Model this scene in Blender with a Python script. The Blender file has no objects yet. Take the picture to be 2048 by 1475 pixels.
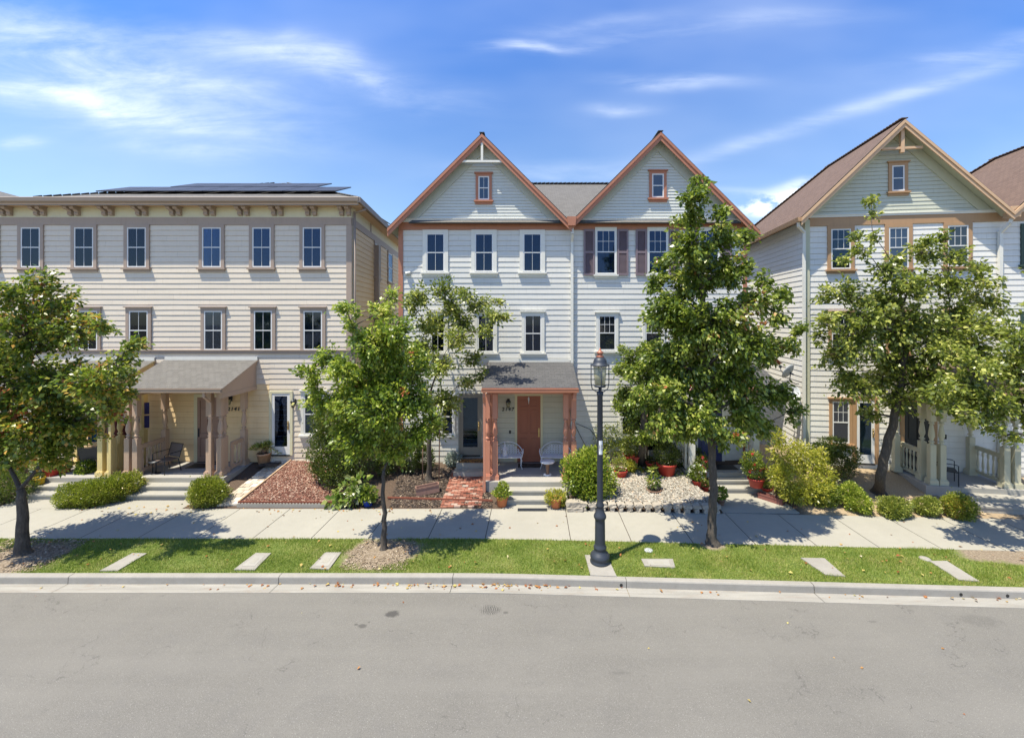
import bpy, math, random
import numpy as np
from mathutils import Vector, Matrix
R = math.radians
random.seed(7)
C = bpy.data.collections.new('scene'); bpy.context.scene.collection.children.link(C)
S = bpy.context.scene
# ------------------------------------------------------------------ camera
F, CX, HY, HC = 860.0, 1066.0, 635.0, 5.9      # focal length, principal column, horizon row (in 2048 x 1475), camera height
cam = bpy.data.cameras.new('camera'); co = bpy.data.objects.new('camera', cam); C.objects.link(co)
cam.sensor_width = 36; cam.lens = F/2048*36
cam.shift_x = -(CX-1024)/2048; cam.shift_y = -(737.5-HY)/2048
cam.clip_start = .1; cam.clip_end = 2000
co.location = (0, 0, HC); co.rotation_euler = (R(90), 0, 0); S.camera = co
S.view_settings.view_transform = 'Standard'; S.view_settings.look = 'None'
S.view_settings.exposure = 0.78; S.view_settings.gamma = 1
# ------------------------------------------------------------------ world
SUNV = Vector((-.328, -.233, 1)).normalized()
sun_el = math.asin(SUNV.z); sun_az = math.atan2(SUNV.x, SUNV.y)
W = bpy.data.worlds.new('World'); S.world = W; W.use_nodes = True
nt = W.node_tree; nt.nodes.clear()
def N(t, **k):
    n = nt.nodes.new(t)
    for a, b in k.items(): setattr(n, a, b)
    return n
def lk(a, b): nt.links.new(a, b)
def mth(op, a, b=None, c=None):
    n = N('ShaderNodeMath', operation=op)
    for i, v in enumerate((a, b, c)):
        if v is None: continue
        if isinstance(v, (int, float)): n.inputs[i].default_value = v
        else: lk(v, n.inputs[i])
    return n.outputs[0]
sky = N('ShaderNodeTexSky', sky_type='NISHITA', sun_disc=False)
sky.sun_elevation = sun_el; sky.sun_rotation = sun_az; sky.air_density = 1.0; sky.dust_density = .3; sky.ozone_density = 2.5
tc = N('ShaderNodeTexCoord'); sp = N('ShaderNodeSeparateXYZ'); lk(tc.outputs['Generated'], sp.inputs[0])
ay = mth('MAXIMUM', mth('ABSOLUTE', sp.outputs[1]), .12)
U = mth('DIVIDE', sp.outputs[0], ay); V = mth('DIVIDE', sp.outputs[2], ay)
cb = N('ShaderNodeCombineXYZ'); lk(U, cb.inputs[0]); lk(V, cb.inputs[1])
def nz(scale, detail, rough, sx, sy, rot, dist=0.0):
    mp = N('ShaderNodeMapping'); mp.inputs['Scale'].default_value = (sx, sy, 1); mp.inputs['Rotation'].default_value = (0, 0, rot)
    lk(cb.outputs[0], mp.inputs[0])
    n = N('ShaderNodeTexNoise'); n.inputs['Scale'].default_value = scale; n.inputs['Detail'].default_value = detail
    n.inputs['Roughness'].default_value = rough; n.inputs['Distortion'].default_value = dist
    lk(mp.outputs[0], n.inputs['Vector']); return n.outputs[0]
warp = mth('MULTIPLY', mth('SUBTRACT', nz(2.2, 3, .5, 1, 1, 0), .5), .34)
U2 = mth('ADD', U, warp); V2 = mth('ADD', V, mth('MULTIPLY', warp, .35))
def blob(px, py, rx, ry, rot, amp):
    u0, v0 = (px-CX)/F, (HY-py)/F; a, b = rx/F, ry/F; c, s = math.cos(R(rot)), math.sin(R(rot))
    du = mth('SUBTRACT', U2, u0); dv = mth('SUBTRACT', V2, v0)
    p = mth('DIVIDE', mth('ADD', mth('MULTIPLY', du, c), mth('MULTIPLY', dv, s)), a)
    q = mth('DIVIDE', mth('SUBTRACT', mth('MULTIPLY', dv, c), mth('MULTIPLY', du, s)), b)
    e = mth('POWER', 2.718, mth('MULTIPLY', mth('ADD', mth('MULTIPLY', p, p), mth('MULTIPLY', q, q)), -1))
    return mth('MULTIPLY', e, amp)
def total(L):
    t = None
    for a in L:
        b = blob(*a); t = b if t is None else mth('ADD', t, b)
    return t
wispA = total([(120, 160, 280, 80, -14, .85), (240, 225, 300, 26, -8, .75), (620, 135, 230, 34, -14, .85), (420, 175, 200, 40, -16, .5),
               (60, 40, 260, 60, -10, .45), (380, 300, 160, 16, 0, .4)])
wispB = total([(1080, 90, 95, 10, 0, .9), (1340, 165, 105, 13, -4, .6), (1255, 214, 60, 12, 0, .6), (1740, 210, 430, 15, 17, .50),
               (2010, 90, 260, 20, 12, .4), (1150, 345, 220, 22, 0, .4), (1560, 372, 140, 8, 2, .45), (1400, 60, 340, 20, 6, .25),
               (1180, 48, 140, 14, 6, .3), (20, 293, 40, 10, 0, 1.0)])
stA = nz(1.6, 8, .62, 1.3, 6.5, R(12), .5); stB = nz(2.0, 8, .6, 1.2, 8, R(-14), .4); fine = nz(9, 6, .65, 1, 2.6, 0, .3)
def ss(x, lo, hi):
    n = N('ShaderNodeMapRange', interpolation_type='SMOOTHSTEP'); lk(x, n.inputs[0])
    n.inputs[1].default_value = lo; n.inputs[2].default_value = hi; return n.outputs[0]
cA = mth('MULTIPLY', mth('MULTIPLY', wispA, .72), mth('MULTIPLY', ss(stA, .22, .74), ss(fine, -.2, .75)))
cB = mth('MULTIPLY', wispB, mth('ADD', mth('MULTIPLY', ss(stB, .28, .7), .9), mth('MULTIPLY', ss(fine, .3, .7), .15)))
puff = mth('MULTIPLY', total([(1562, 402, 50, 20, 12, 1.5), (1535, 415, 45, 14, 0, 1.0)]), ss(nz(13, 5, .55, 1, 1.6, 0), .36, .56))
veil = mth('MULTIPLY', ss(nz(1.1, 4, .5, .7, 1.7, R(10)), .3, .8), .22)
cl = mth('MINIMUM', mth('ADD', mth('ADD', mth('MULTIPLY', cA, 1.1), mth('MULTIPLY', cB, .64)), mth('ADD', puff, veil)), 1)
cl = mth('MULTIPLY', cl, ss(V, .0, .12))
hs = N('ShaderNodeHueSaturation'); hs.inputs['Saturation'].default_value = 1.15; hs.inputs['Value'].default_value = 1.0; hs.inputs['Hue'].default_value = .503
lk(sky.outputs[0], hs.inputs['Color'])
# the zenith sky is deeper than the horizon one in this air
deep = N('ShaderNodeMixRGB', blend_type='MULTIPLY'); deep.inputs[2].default_value = (.56, .90, 1.27, 1)
lk(ss(V, .18, .8), deep.inputs[0]); lk(hs.outputs[0], deep.inputs[1])
mx = N('ShaderNodeMixRGB'); mx.inputs[2].default_value = (6.4, 6.9, 7.4, 1)
lk(cl, mx.inputs[0]); lk(deep.outputs[0], mx.inputs[1])
bg = N('ShaderNodeBackground'); bg.inputs[1].default_value = 0.116
wo = N('ShaderNodeOutputWorld'); lk(mx.outputs[0], bg.inputs[0]); lk(bg.outputs[0], wo.inputs[0])
sl = bpy.data.lights.new('sun', 'SUN'); sl.energy = 4.8; sl.angle = R(.53); sl.color = (1, .925, .76)
so = bpy.data.objects.new('sun', sl); C.objects.link(so); so.rotation_euler = (-SUNV).to_track_quat('-Z', 'Y').to_euler(); so.location = (-8, -6, 30)
S.cycles.max_bounces = 8; S.cycles.transparent_max_bounces = 12; S.cycles.diffuse_bounces = 4; S.cycles.glossy_bounces = 3

# ------------------------------------------------------------------ materials
class Mat:
    def __init__(s, name):
        s.m = bpy.data.materials.new(name); s.m.use_nodes = True; s.t = s.m.node_tree
        s.b = s.t.nodes['Principled BSDF']; s.out = s.t.nodes['Material Output']
    def n(s, t, **k):
        x = s.t.nodes.new(t)
        for a, b in k.items(): setattr(x, a, b)
        return x
    def l(s, a, b): s.t.links.new(a, b)
    def coord(s, kind='Object', scale=(1, 1, 1)):
        c = s.n('ShaderNodeTexCoord'); mp = s.n('ShaderNodeMapping'); mp.inputs['Scale'].default_value = scale
        s.l(c.outputs[kind], mp.inputs[0]); return mp.outputs[0]
    def world(s, scale=(1, 1, 1)):
        c = s.n('ShaderNodeNewGeometry'); mp = s.n('ShaderNodeMapping'); mp.inputs['Scale'].default_value = scale
        s.l(c.outputs['Position'], mp.inputs[0]); return mp.outputs[0]
    def noise(s, v, scale, detail=4, rough=.55, dist=0):
        x = s.n('ShaderNodeTexNoise'); x.inputs['Scale'].default_value = scale; x.inputs['Detail'].default_value = detail
        x.inputs['Roughness'].default_value = rough; x.inputs['Distortion'].default_value = dist; s.l(v, x.inputs['Vector']); return x.outputs[0]
    def ramp(s, v, stops):
        x = s.n('ShaderNodeValToRGB'); cr = x.color_ramp
        while len(cr.elements) < len(stops): cr.elements.new(.5)
        for e, (p, c) in zip(cr.elements, stops): e.position = p; e.color = (*c, 1) if len(c) == 3 else c
        s.l(v, x.inputs[0]); return x.outputs[0]
    def mix(s, f, a, b, mode='MIX'):
        x = s.n('ShaderNodeMixRGB', blend_type=mode)
        for i, v in zip((0, 1, 2), (f, a, b)):
            if isinstance(v, (int, float)): x.inputs[i].default_value = v
            elif isinstance(v, tuple): x.inputs[i].default_value = (*v, 1)
            else: s.l(v, x.inputs[i])
        return x.outputs[0]
    def math(s, op, a, b=0.0):
        x = s.n('ShaderNodeMath', operation=op)
        for i, v in enumerate((a, b)):
            if isinstance(v, (int, float)): x.inputs[i].default_value = v
            else: s.l(v, x.inputs[i])
        return x.outputs[0]
    def bump(s, h, strength=.3, dist=.01, prev=None):
        x = s.n('ShaderNodeBump'); x.inputs['Strength'].default_value = strength; x.inputs['Distance'].default_value = dist
        s.l(h, x.inputs['Height'])
        if prev: s.l(prev, x.inputs['Normal'])
        s.l(x.outputs[0], s.b.inputs['Normal']); return x.outputs[0]
    def col(s, c):
        if isinstance(c, tuple): s.b.inputs['Base Color'].default_value = (*c, 1)
        else: s.l(c, s.b.inputs['Base Color'])
    def rough(s, r): s.b.inputs['Roughness'].default_value = r
def g(c, k): return tuple(min(1, x*k) for x in c)
def paint(name, c, rough=.55, var=.08, bump=.15, dirt=.15):
    m = Mat(name); v = m.world()
    a = m.noise(v, 2.2, 5, .6); b = m.noise(m.world((9, 9, 1.2)), 1.6, 4, .6)
    base = m.mix(a, g(c, 1-var), g(c, 1+var))
    base = m.mix(m.math('MULTIPLY', m.ramp(b, [(.5, (0, 0, 0)), (.8, (1, 1, 1))]), dirt), base, g(c, .6))
    m.col(base); m.rough(rough); m.bump(m.noise(v, 60, 3), bump, .004); return m.m
def siding_mat(name, c, pitch, rough=.6):
    m = Mat(name); tcn = m.n('ShaderNodeTexCoord'); spx = m.n('ShaderNodeSeparateXYZ'); m.l(tcn.outputs['UV'], spx.inputs[0])
    row = m.math('FLOOR', spx.outputs[1])
    seg = m.math('FLOOR', m.math('ADD', m.math('DIVIDE', spx.outputs[0], 3.66), m.math('MULTIPLY', row, .37)))
    cmb = m.n('ShaderNodeCombineXYZ'); m.l(row, cmb.inputs[0]); m.l(seg, cmb.inputs[1])
    wn = m.n('ShaderNodeTexWhiteNoise', noise_dimensions='2D'); m.l(cmb.outputs[0], wn.inputs['Vector'])
    base = m.mix(wn.outputs['Value'], g(c, .95), g(c, 1.04))
    base = m.mix(m.noise(m.world((1, 1, 6)), 1.3, 5, .65), m.mix(.0, base, base), g(c, .86))
    base = m.mix(m.math('MULTIPLY', m.ramp(m.noise(m.world((7, 7, .8)), 1.5, 5, .7), [(.5, (0, 0, 0)), (.8, (1, 1, 1))]), .30), base, g(c, .62))
    # butt joints between boards
    fr = m.math('FRACT', m.math('ADD', m.math('DIVIDE', spx.outputs[0], 3.66), m.math('MULTIPLY', row, .37)))
    jt = m.math('LESS_THAN', fr, .0022)
    base = m.mix(m.math('MULTIPLY', jt, .5), base, g(c, .35))
    m.col(base); m.rough(rough)
    m.bump(m.noise(m.world((4, 4, 40)), 3, 4), .15, .004); return m.m
def shingle(name, c1, c2, c3):
    m = Mat(name); v = m.coord('UV')
    br = m.n('ShaderNodeTexBrick', offset=.43, squash=1.0); m.l(v, br.inputs['Vector'])
    br.inputs['Scale'].default_value = 1; br.inputs['Brick Width'].default_value = .21; br.inputs['Row Height'].default_value = .14
    br.inputs['Mortar Size'].default_value = .012; br.inputs['Mortar Smooth'].default_value = .2; br.inputs['Bias'].default_value = 0
    br.inputs['Color1'].default_value = (*c1, 1); br.inputs['Color2'].default_value = (*c2, 1); br.inputs['Mortar'].default_value = (*g(c3, .35), 1)
    w = m.noise(v, 1.1, 4); w2 = m.noise(v, 70, 3)
    c = m.mix(m.math('MULTIPLY', w, .5), br.outputs[0], c3); c = m.mix(.5, c, m.ramp(w2, [(.3, g(c1, .55)), (.7, g(c2, 1.4))]))
    m.col(c); m.rough(.9)
    sv = m.n('ShaderNodeSeparateXYZ'); m.l(v, sv.inputs[0])
    saw = m.math('SUBTRACT', 1, m.math('FRACT', m.math('DIVIDE', sv.outputs[1], .14)))
    b1 = m.bump(saw, 1.0, .03); m.bump(w2, .5, .006, b1); return m.m
def glassy(name, c=(.012, .016, .024), rough=.06):
    m = Mat(name); m.col(c); m.rough(rough); m.b.inputs['Specular IOR Level'].default_value = .75; m.b.inputs['Coat Weight'].default_value = .5; m.b.inputs['Coat Roughness'].default_value = .02
    m.bump(m.noise(m.world(), 1.3, 2), .08, .02); return m.m
def clear_glass(name, tint):
    m = Mat(name); m.t.nodes.remove(m.b)
    tr = m.n('ShaderNodeBsdfTransparent'); tr.inputs[0].default_value = (*tint, 1)
    gl = m.n('ShaderNodeBsdfGlossy'); gl.inputs['Roughness'].default_value = .03; gl.inputs[0].default_value = (.50, .62, .85, 1)
    fr = m.n('ShaderNodeFresnel'); fr.inputs[0].default_value = 1.6; mx = m.n('ShaderNodeMixShader')
    m.l(fr.outputs[0], mx.inputs[0]); m.l(tr.outputs[0], mx.inputs[1]); m.l(gl.outputs[0], mx.inputs[2]); m.l(mx.outputs[0], m.out.inputs[0]); return m.m
def blind_mat(name, c, pitch=.05, vertical=False):
    m = Mat(name); sx = m.n('ShaderNodeSeparateXYZ'); m.l(m.coord('Object'), sx.inputs[0])
    a = m.math('FRACT', m.math('DIVIDE', sx.outputs[0 if vertical else 2], pitch))
    m.col(m.mix(m.ramp(a, [(.0, (0, 0, 0)), (.25, (1, 1, 1)), (.9, (1, 1, 1)), (1, (0, 0, 0))]), g(c, .4), c)); m.rough(.6); return m.m
def leaf_mat(name, stops, trans=.35, rough=.34, spec=.55):
    m = Mat(name); ge = m.n('ShaderNodeNewGeometry'); rnd = ge.outputs['Random Per Island']
    big = m.noise(m.world(), .9, 2)
    f = m.math('ADD', m.math('MULTIPLY', rnd, .75), m.math('MULTIPLY', m.math('SUBTRACT', big, .5), .9)); f = m.math('ADD', f, .12)
    c = m.ramp(f, stops); m.col(c); m.rough(rough); m.b.inputs['Specular IOR Level'].default_value = spec
    tl = m.n('ShaderNodeBsdfTranslucent'); m.l(m.mix(.5, c, (.25, .35, .02), 'ADD'), tl.inputs[0]); mx = m.n('ShaderNodeMixShader'); mx.inputs[0].default_value = trans
    m.l(m.b.outputs[0], mx.inputs[1]); m.l(tl.outputs[0], mx.inputs[2]); m.l(mx.outputs[0], m.out.inputs[0]); return m.m
def plain(name, c, rough=.5, metal=0.0, var=.1, scale=8, bump=.1):
    m = Mat(name); v = m.coord('Object'); a = m.noise(v, scale, 4)
    m.col(m.mix(a, g(c, 1-var), g(c, 1+var))); m.rough(rough); m.b.inputs['Metallic'].default_value = metal
    if bump: m.bump(m.noise(v, scale*6, 3), bump, .004)
    return m.m
def concrete(name, c, dark=.75, sc=1.0):
    m = Mat(name); v = m.world()
    a = m.noise(v, .7*sc, 6, .6); b = m.noise(v, 5*sc, 5, .65); d = m.noise(v, 90, 3, .6)
    k = m.mix(m.ramp(a, [(.35, (0, 0, 0)), (.7, (1, 1, 1))]), g(c, dark+.1), c)
    k = m.mix(m.math('MULTIPLY', m.ramp(b, [(.45, (0, 0, 0)), (.72, (1, 1, 1))]), .5), k, g(c, dark))
    k = m.mix(.35, k, m.ramp(d, [(.3, g(c, .7)), (.7, g(c, 1.2))]))
    m.col(k); m.rough(.85); m.bump(d, .35, .004); return m.m
def frosted(name):
    m = Mat(name); m.col((.40, .38, .22)); m.rough(.2); m.b.inputs['Alpha'].default_value = .6; return m.m
MT = {}
MT['wall_cream'] = siding_mat('wall_cream', (.72, .63, .51), .2); MT['wall_yellow'] = siding_mat('wall_yellow', (.82, .62, .36), .2)
MT['frieze'] = paint('frieze', (.62, .58, .40)); MT['mauve'] = paint('mauve', (.36, .275, .215), dirt=.3); MT['mauve_col'] = paint('mauve_col', (.48, .34, .245))
MT['yellow'] = paint('yellow', (.68, .54, .24)); MT['mauve_door'] = paint('mauve_door', (.30, .19, .15))
MT['wall_grey'] = siding_mat('wall_grey', (.675, .66, .61), .2); MT['gable_sage'] = siding_mat('gable_sage', (.60, .615, .57), .115)
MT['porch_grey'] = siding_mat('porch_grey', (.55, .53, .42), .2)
MT['salmon'] = paint('salmon', (.40, .165, .095), dirt=.3); MT['salmon_door'] = paint('salmon_door', (.31, .10, .052)); MT['salmon_rail'] = paint('salmon_rail', (.52, .225, .145))
MT['trim_white'] = paint('trim_white', (.68, .665, .60)); MT['soffit_green'] = paint('soffit_green', (.50, .52, .40)); MT['sash_white'] = paint('sash_white', (.68, .68, .665), .4, .03, .05, .05)
MT['shutter'] = paint('shutter', (.20, .15, .165)); MT['wall_white'] = siding_mat('wall_white', (.75, .73, .68), .2)
MT['gable_green'] = siding_mat('gable_green', (.53, .54, .44), .14); MT['tan'] = paint('tan', (.40, .24, .125), dirt=.3); MT['tan_light'] = paint('tan_light', (.56, .37, .22))
MT['sage_trim2'] = paint('sage_trim2', (.44, .46, .40)); MT['sage_col'] = paint('sage_col', (.50, .47, .34)); MT['sage_trim'] = paint('sage_trim', (.49, .49, .36))
MT['cream_side'] = siding_mat('cream_side', (.60, .55, .45), .2)
MT['roof_grey'] = shingle('roof_grey', (.085, .08, .073), (.165, .157, .145), (.11, .105, .098)); MT['roof_dark'] = shingle('roof_dark', (.045, .045, .048), (.105, .103, .104), (.066, .066, .07))
MT['roof_brown'] = shingle('roof_brown', (.085, .052, .038), (.165, .108, .08), (.115, .073, .055)); MT['roof_edge'] = plain('roof_edge', (.04, .038, .036), .9)
MT['glass'] = glassy('dark_glass'); MT['glass_blue'] = glassy('blue_glass', (.018, .035, .075)); MT['pane'] = clear_glass('pane_glass', (.40, .48, .60)); MT['pane_light'] = clear_glass('pane_light', (.52, .58, .60))
MT['blind_grey'] = blind_mat('blind_grey', (.42, .44, .44)); MT['blind_dark'] = blind_mat('blind_dark', (.17, .20, .26), .06, True); MT['blind_blue'] = blind_mat('blind_blue', (.30, .44, .56))
MT['blind_green'] = blind_mat('blind_green', (.26, .31, .30)); MT['curtain'] = plain('curtain', (.50, .56, .56), .8, 0, .3, 3)
MT['gutter'] = paint('gutter', (.30, .235, .185)); MT['concrete'] = concrete('concrete', (.345, .328, .278)); MT['step'] = concrete('step_concrete', (.36, .345, .305), .7)
MT['kerb'] = concrete('kerb_concrete', (.33, .31, .275), .62, 1.6); MT['porch_floor'] = concrete('porch_floor', (.36, .345, .32))
MT['iron'] = plain('iron', (.030, .035, .045), .45, .3); MT['black'] = plain('black', (.015, .015, .016), .5); MT['brass'] = plain('brass', (.55, .40, .18), .3, .9)
MT['lamp_paint'] = plain('lamp_paint', (.034, .041, .054), .5, .2, .2, 5, .05); MT['copper'] = plain('copper', (.34, .13, .08), .5, .3)
MT['lamp_glass'] = frosted('lamp_glass'); MT['white_iron'] = plain('white_iron', (.75, .75, .77), .4)
MT['terracotta'] = plain('terracotta', (.50, .17, .07), .75, 0, .15); MT['red_pot'] = plain('red_pot', (.42, .045, .03), .5, 0, .15); MT['pale_pot'] = plain('pale_pot', (.50, .30, .18), .7)
MT['blue_pot'] = plain('blue_pot', (.02, .05, .35), .2); MT['yellow_pot'] = plain('yellow_pot', (.62, .40, .02), .5); MT['grey_pot'] = plain('grey_pot', (.25, .27, .26), .7)
MT['soil'] = plain('soil', (.05, .035, .025), .95, 0, .3, 30, .5); MT['wood'] = plain('wood', (.22, .13, .09), .8, 0, .3, 12, .3)
MT['white_plastic'] = plain('white_plastic', (.75, .75, .73), .4); MT['dish'] = plain('dish', (.42, .44, .46), .4)
# ------------------------------------------------------------------ mesh helpers
class M:
    def __init__(s, xf=None): s.v = []; s.f = []; s.mi = []; s.uv = []; s.xf = xf; s.smooth = []
    def add(s, vs, fs, mi=0, uvs=None, sm=False):
        b = len(s.v); s.v += [s.xf(*p) if s.xf else tuple(p) for p in vs]
        for i, f in enumerate(fs):
            s.f.append([b+k for k in f]); s.mi.append(mi); s.uv.append(uvs[i] if uvs else None); s.smooth.append(sm)
        return s
    def box(s, x0, x1, y0, y1, z0, z1, mi=0):
        return s.add([(x0, y0, z0), (x1, y0, z0), (x1, y1, z0), (x0, y1, z0), (x0, y0, z1), (x1, y0, z1), (x1, y1, z1), (x0, y1, z1)],
                     [(0, 3, 2, 1), (4, 5, 6, 7), (0, 1, 5, 4), (1, 2, 6, 5), (2, 3, 7, 6), (3, 0, 4, 7)], mi)
    def bar(s, a, b, w, h, mi=0, up=(0, 0, 1)):
        a, b = Vector(a), Vector(b); d = (b-a).normalized(); u = Vector(up)
        x = d.cross(u)
        if x.length < 1e-3: x = d.cross(Vector((1, 0, 0)))
        x.normalize(); z = x.cross(d)
        vs = [p + x*(i*w/2) + z*(j*h/2) for p in (a, b) for i, j in ((-1, -1), (1, -1), (1, 1), (-1, 1))]
        return s.add(vs, [(0, 1, 2, 3), (4, 7, 6, 5), (0, 4, 5, 1), (1, 5, 6, 2), (2, 6, 7, 3), (3, 7, 4, 0)], mi)
    def prism(s, poly, d0, d1, axis='y', mi=0):
        n = len(poly)
        def P(a, b, d): return (a, d, b) if axis == 'y' else ((d, a, b) if axis == 'x' else (a, b, d))
        vs = [P(a, b, d0) for a, b in poly] + [P(a, b, d1) for a, b in poly]
        return s.add(vs, [tuple(range(n)), tuple(range(2*n-1, n-1, -1))] + [(i, i+n, (i+1) % n+n, (i+1) % n) for i in range(n)], mi)
    def tube(s, pts, rad, n=6, mi=0, sm=True, cap=True):
        pts = [Vector(p) for p in pts]
        if isinstance(rad, (int, float)): rad = [rad]*len(pts)
        vs = []; fs = []; t0 = (pts[1]-pts[0]).normalized(); x = t0.orthogonal().normalized()
        for i, p in enumerate(pts):
            t = (pts[min(i+1, len(pts)-1)]-pts[max(i-1, 0)]).normalized()
            x = (x-t*x.dot(t)); x = x.normalized() if x.length > 1e-5 else t.orthogonal().normalized(); y = t.cross(x)
            for k in range(n):
                a = 2*math.pi*k/n; vs.append(p+(x*math.cos(a)+y*math.sin(a))*rad[i])
        for i in range(len(pts)-1):
            for k in range(n): fs.append((i*n+k, i*n+(k+1) % n, (i+1)*n+(k+1) % n, (i+1)*n+k))
        if cap: fs.append(tuple(range(n-1, -1, -1))); fs.append(tuple((len(pts)-1)*n+k for k in range(n)))
        return s.add(vs, fs, mi, None, sm)
    def lathe(s, prof, n=20, c=(0, 0, 0), mi=0, sm=True, sq=False):
        vs = []; fs = []
        for r, z in prof:
            for k in range(n):
                a = 2*math.pi*(k+(.5 if n == 4 else 0))/n; q = r*(math.sqrt(2) if n == 4 else 1); vs.append((c[0]+q*math.cos(a), c[1]+q*math.sin(a), c[2]+z))
        for i in range(len(prof)-1):
            for k in range(n): fs.append((i*n+k, i*n+(k+1) % n, (i+1)*n+(k+1) % n, (i+1)*n+k))
        fs.append(tuple(range(n-1, -1, -1))); fs.append(tuple((len(prof)-1)*n+k for k in range(n)))
        return s.add(vs, fs, mi, None, sm and n > 6)
    def slab(s, top, th, mi=0, mside=1):
        # top: planar polygon, first edge is the eave; uv in metres
        P = [Vector(p) for p in top]; u = (P[1]-P[0]).normalized(); nrm = (P[1]-P[0]).cross(P[2]-P[0]).normalized()
        if nrm.z < 0: nrm = -nrm
        w = nrm.cross(u)
        if w.dot(P[2]-P[0]) < 0: w = -w
        uv = [((p-P[0]).dot(u), (p-P[0]).dot(w)) for p in P]; n = len(P)
        s.add(P, [tuple(range(n))], mi, [uv])
        Q = [p-nrm*th for p in P]; s.add(Q, [tuple(range(n-1, -1, -1))], mside)
        for i in range(n): s.add([P[i], P[(i+1) % n], Q[(i+1) % n], Q[i]], [(0, 1, 2, 3)], mside)
        return s
    def build(s, name, mats, parent=None, loc=None):
        me = bpy.data.meshes.new(name); me.from_pydata([tuple(v) for v in s.v], [], s.f)
        if not isinstance(mats, (list, tuple)): mats = [mats]
        for m in mats: me.materials.append(MT[m] if isinstance(m, str) else m)
        me.polygons.foreach_set('material_index', [min(i, len(mats)-1) for i in s.mi]); me.polygons.foreach_set('use_smooth', s.smooth)
        if any(u is not None for u in s.uv):
            ul = me.uv_layers.new(name='UVMap')
            for p, u in zip(me.polygons, s.uv):
                if u:
                    for li, c in zip(p.loop_indices, u): ul.data[li].uv = c
        o = bpy.data.objects.new(name, me); C.objects.link(o)
        if parent: o.parent = parent
        if loc: o.location = loc
        return o
def tag(o, label=None, cat=None, group=None, kind=None):
    for k, v in (('label', label), ('category', cat), ('group', group), ('kind', kind)):
        if v: o[k] = v
    return o
def thing(name, label, cat, loc=(0, 0, 0), rz=0, group=None):
    o = bpy.data.objects.new(name, None); C.objects.link(o); o.location = loc; o.rotation_euler = (0, 0, rz); o.empty_display_size = .2
    return tag(o, label, cat, group)
def copy_obj(o, parent, loc=None):
    c = o.copy(); C.objects.link(c); c.parent = parent
    if loc is not None: c.location = loc
    return c
def copy_tree(o, parent=None, loc=None):
    c = copy_obj(o, parent, loc)
    for ch in list(o.children): copy_tree(ch, c)
    return c
def structure(o): o['kind'] = 'structure'; return o
def off(x):  # the street bends slightly towards the camera on the right
    t = (x+1)*3
    return -.045*(math.log1p(math.exp(-abs(t)))+max(t, 0))/3
SLOPE = .17
CUT = [(-16.7, -14.8, 14.6), (-13.7, -10.85, 14.6), (-.95, 1.2, 14.3), (5.75, 8.1, 15.1), (12.9, 17.5, 14.6)]
def zg(x, y):
    for a, b, c in CUT:
        if a < x < b and y < c: return -.03
    return max(0, SLOPE*(y-13.35-off(x)))
def G(px, py, z=0.0):
    y = (HC-z)*F/(py-HY); return ((px-CX)/F*y, y, z)
def GS(px, py):
    z = 0
    for _ in range(30): x, y, _z = G(px, py, z); z = .5*z+.5*zg(x, y)
    return (x, y, z)
def AT(px, py, y): return ((px-CX)/F*y, y, HC-(py-HY)/F*y)
# ------------------------------------------------------------------ ground
mg = M(); mg.add([(-400, -300, -.19), (400, -300, -.19), (400, 600, -.19), (-400, 600, -.19)], [(0, 1, 2, 3)])
gm = Mat('dry_ground'); gm.col(gm.ramp(gm.noise(gm.world(), .3, 6), [(.3, (.16, .13, .085)), (.7, (.24, .20, .13))])); gm.rough(.95)
structure(mg.build('ground', gm.m))
XS = [x*.5 for x in range(-80, 81)]
def strips(prof, x0, x1, mi=0, m=None, step=.5):
    m = m or M(); n = max(1, int((x1-x0)/step)); xs = [x0+(x1-x0)*i/n for i in range(n+1)]
    for i in range(n):
        for (a, za), (b, zb) in zip(prof, prof[1:]):
            xa, xb = xs[i], xs[i+1]
            m.add([(xa, a+off(xa), za), (xb, a+off(xb), za), (xb, b+off(xb), zb), (xa, b+off(xa), zb)], [(0, 1, 2, 3)], mi)
    return m
# asphalt
am = Mat('asphalt'); v = am.world()
fa = am.noise(v, 105, 3, .8); fb = am.noise(v, 38, 3, .6); big = am.noise(v, .5, 6, .62); mid = am.noise(v, 2.4, 5, .6)
ac = am.ramp(fa, [(.32, (.070, .066, .058)), (.5, (.142, .135, .120)), (.66, (.29, .28, .25))])
lane = am.noise(am.world((.12, 1.6, 1)), 1.1, 5, .6)
ac = am.mix(.48, ac, am.ramp(big, [(.3, (.134, .126, .112)), (.7, (.182, .172, .152))]))
ac = am.mix(am.math('MULTIPLY', am.ramp(mid, [(.5, (0, 0, 0)), (.72, (1, 1, 1))]), .25), ac, (.125, .12, .115))
vo = am.n('ShaderNodeTexVoronoi'); vo.inputs['Scale'].default_value = 26; am.l(v, vo.inputs['Vector'])
ac = am.mix(am.math('MULTIPLY', am.math('LESS_THAN', vo.outputs['Distance'], .12), .55), ac, (.46, .44, .41))
ac = am.mix(am.math('MULTIPLY', am.ramp(lane, [(.42, (0, 0, 0)), (.68, (1, 1, 1))]), .30), ac, (.20, .19, .168))
vc = am.n('ShaderNodeTexVoronoi', feature='DISTANCE_TO_EDGE'); vc.inputs['Scale'].default_value = .42; wv = am.n('ShaderNodeVectorMath', operation='ADD'); am.l(v, wv.inputs[0]); wn2 = am.n('ShaderNodeTexNoise'); wn2.inputs['Scale'].default_value = 2.2; wn2.inputs['Detail'].default_value = 6; am.l(v, wn2.inputs['Vector']); am.l(wn2.outputs['Color'], wv.inputs[1]); am.l(wv.outputs[0], vc.inputs['Vector'])
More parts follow.
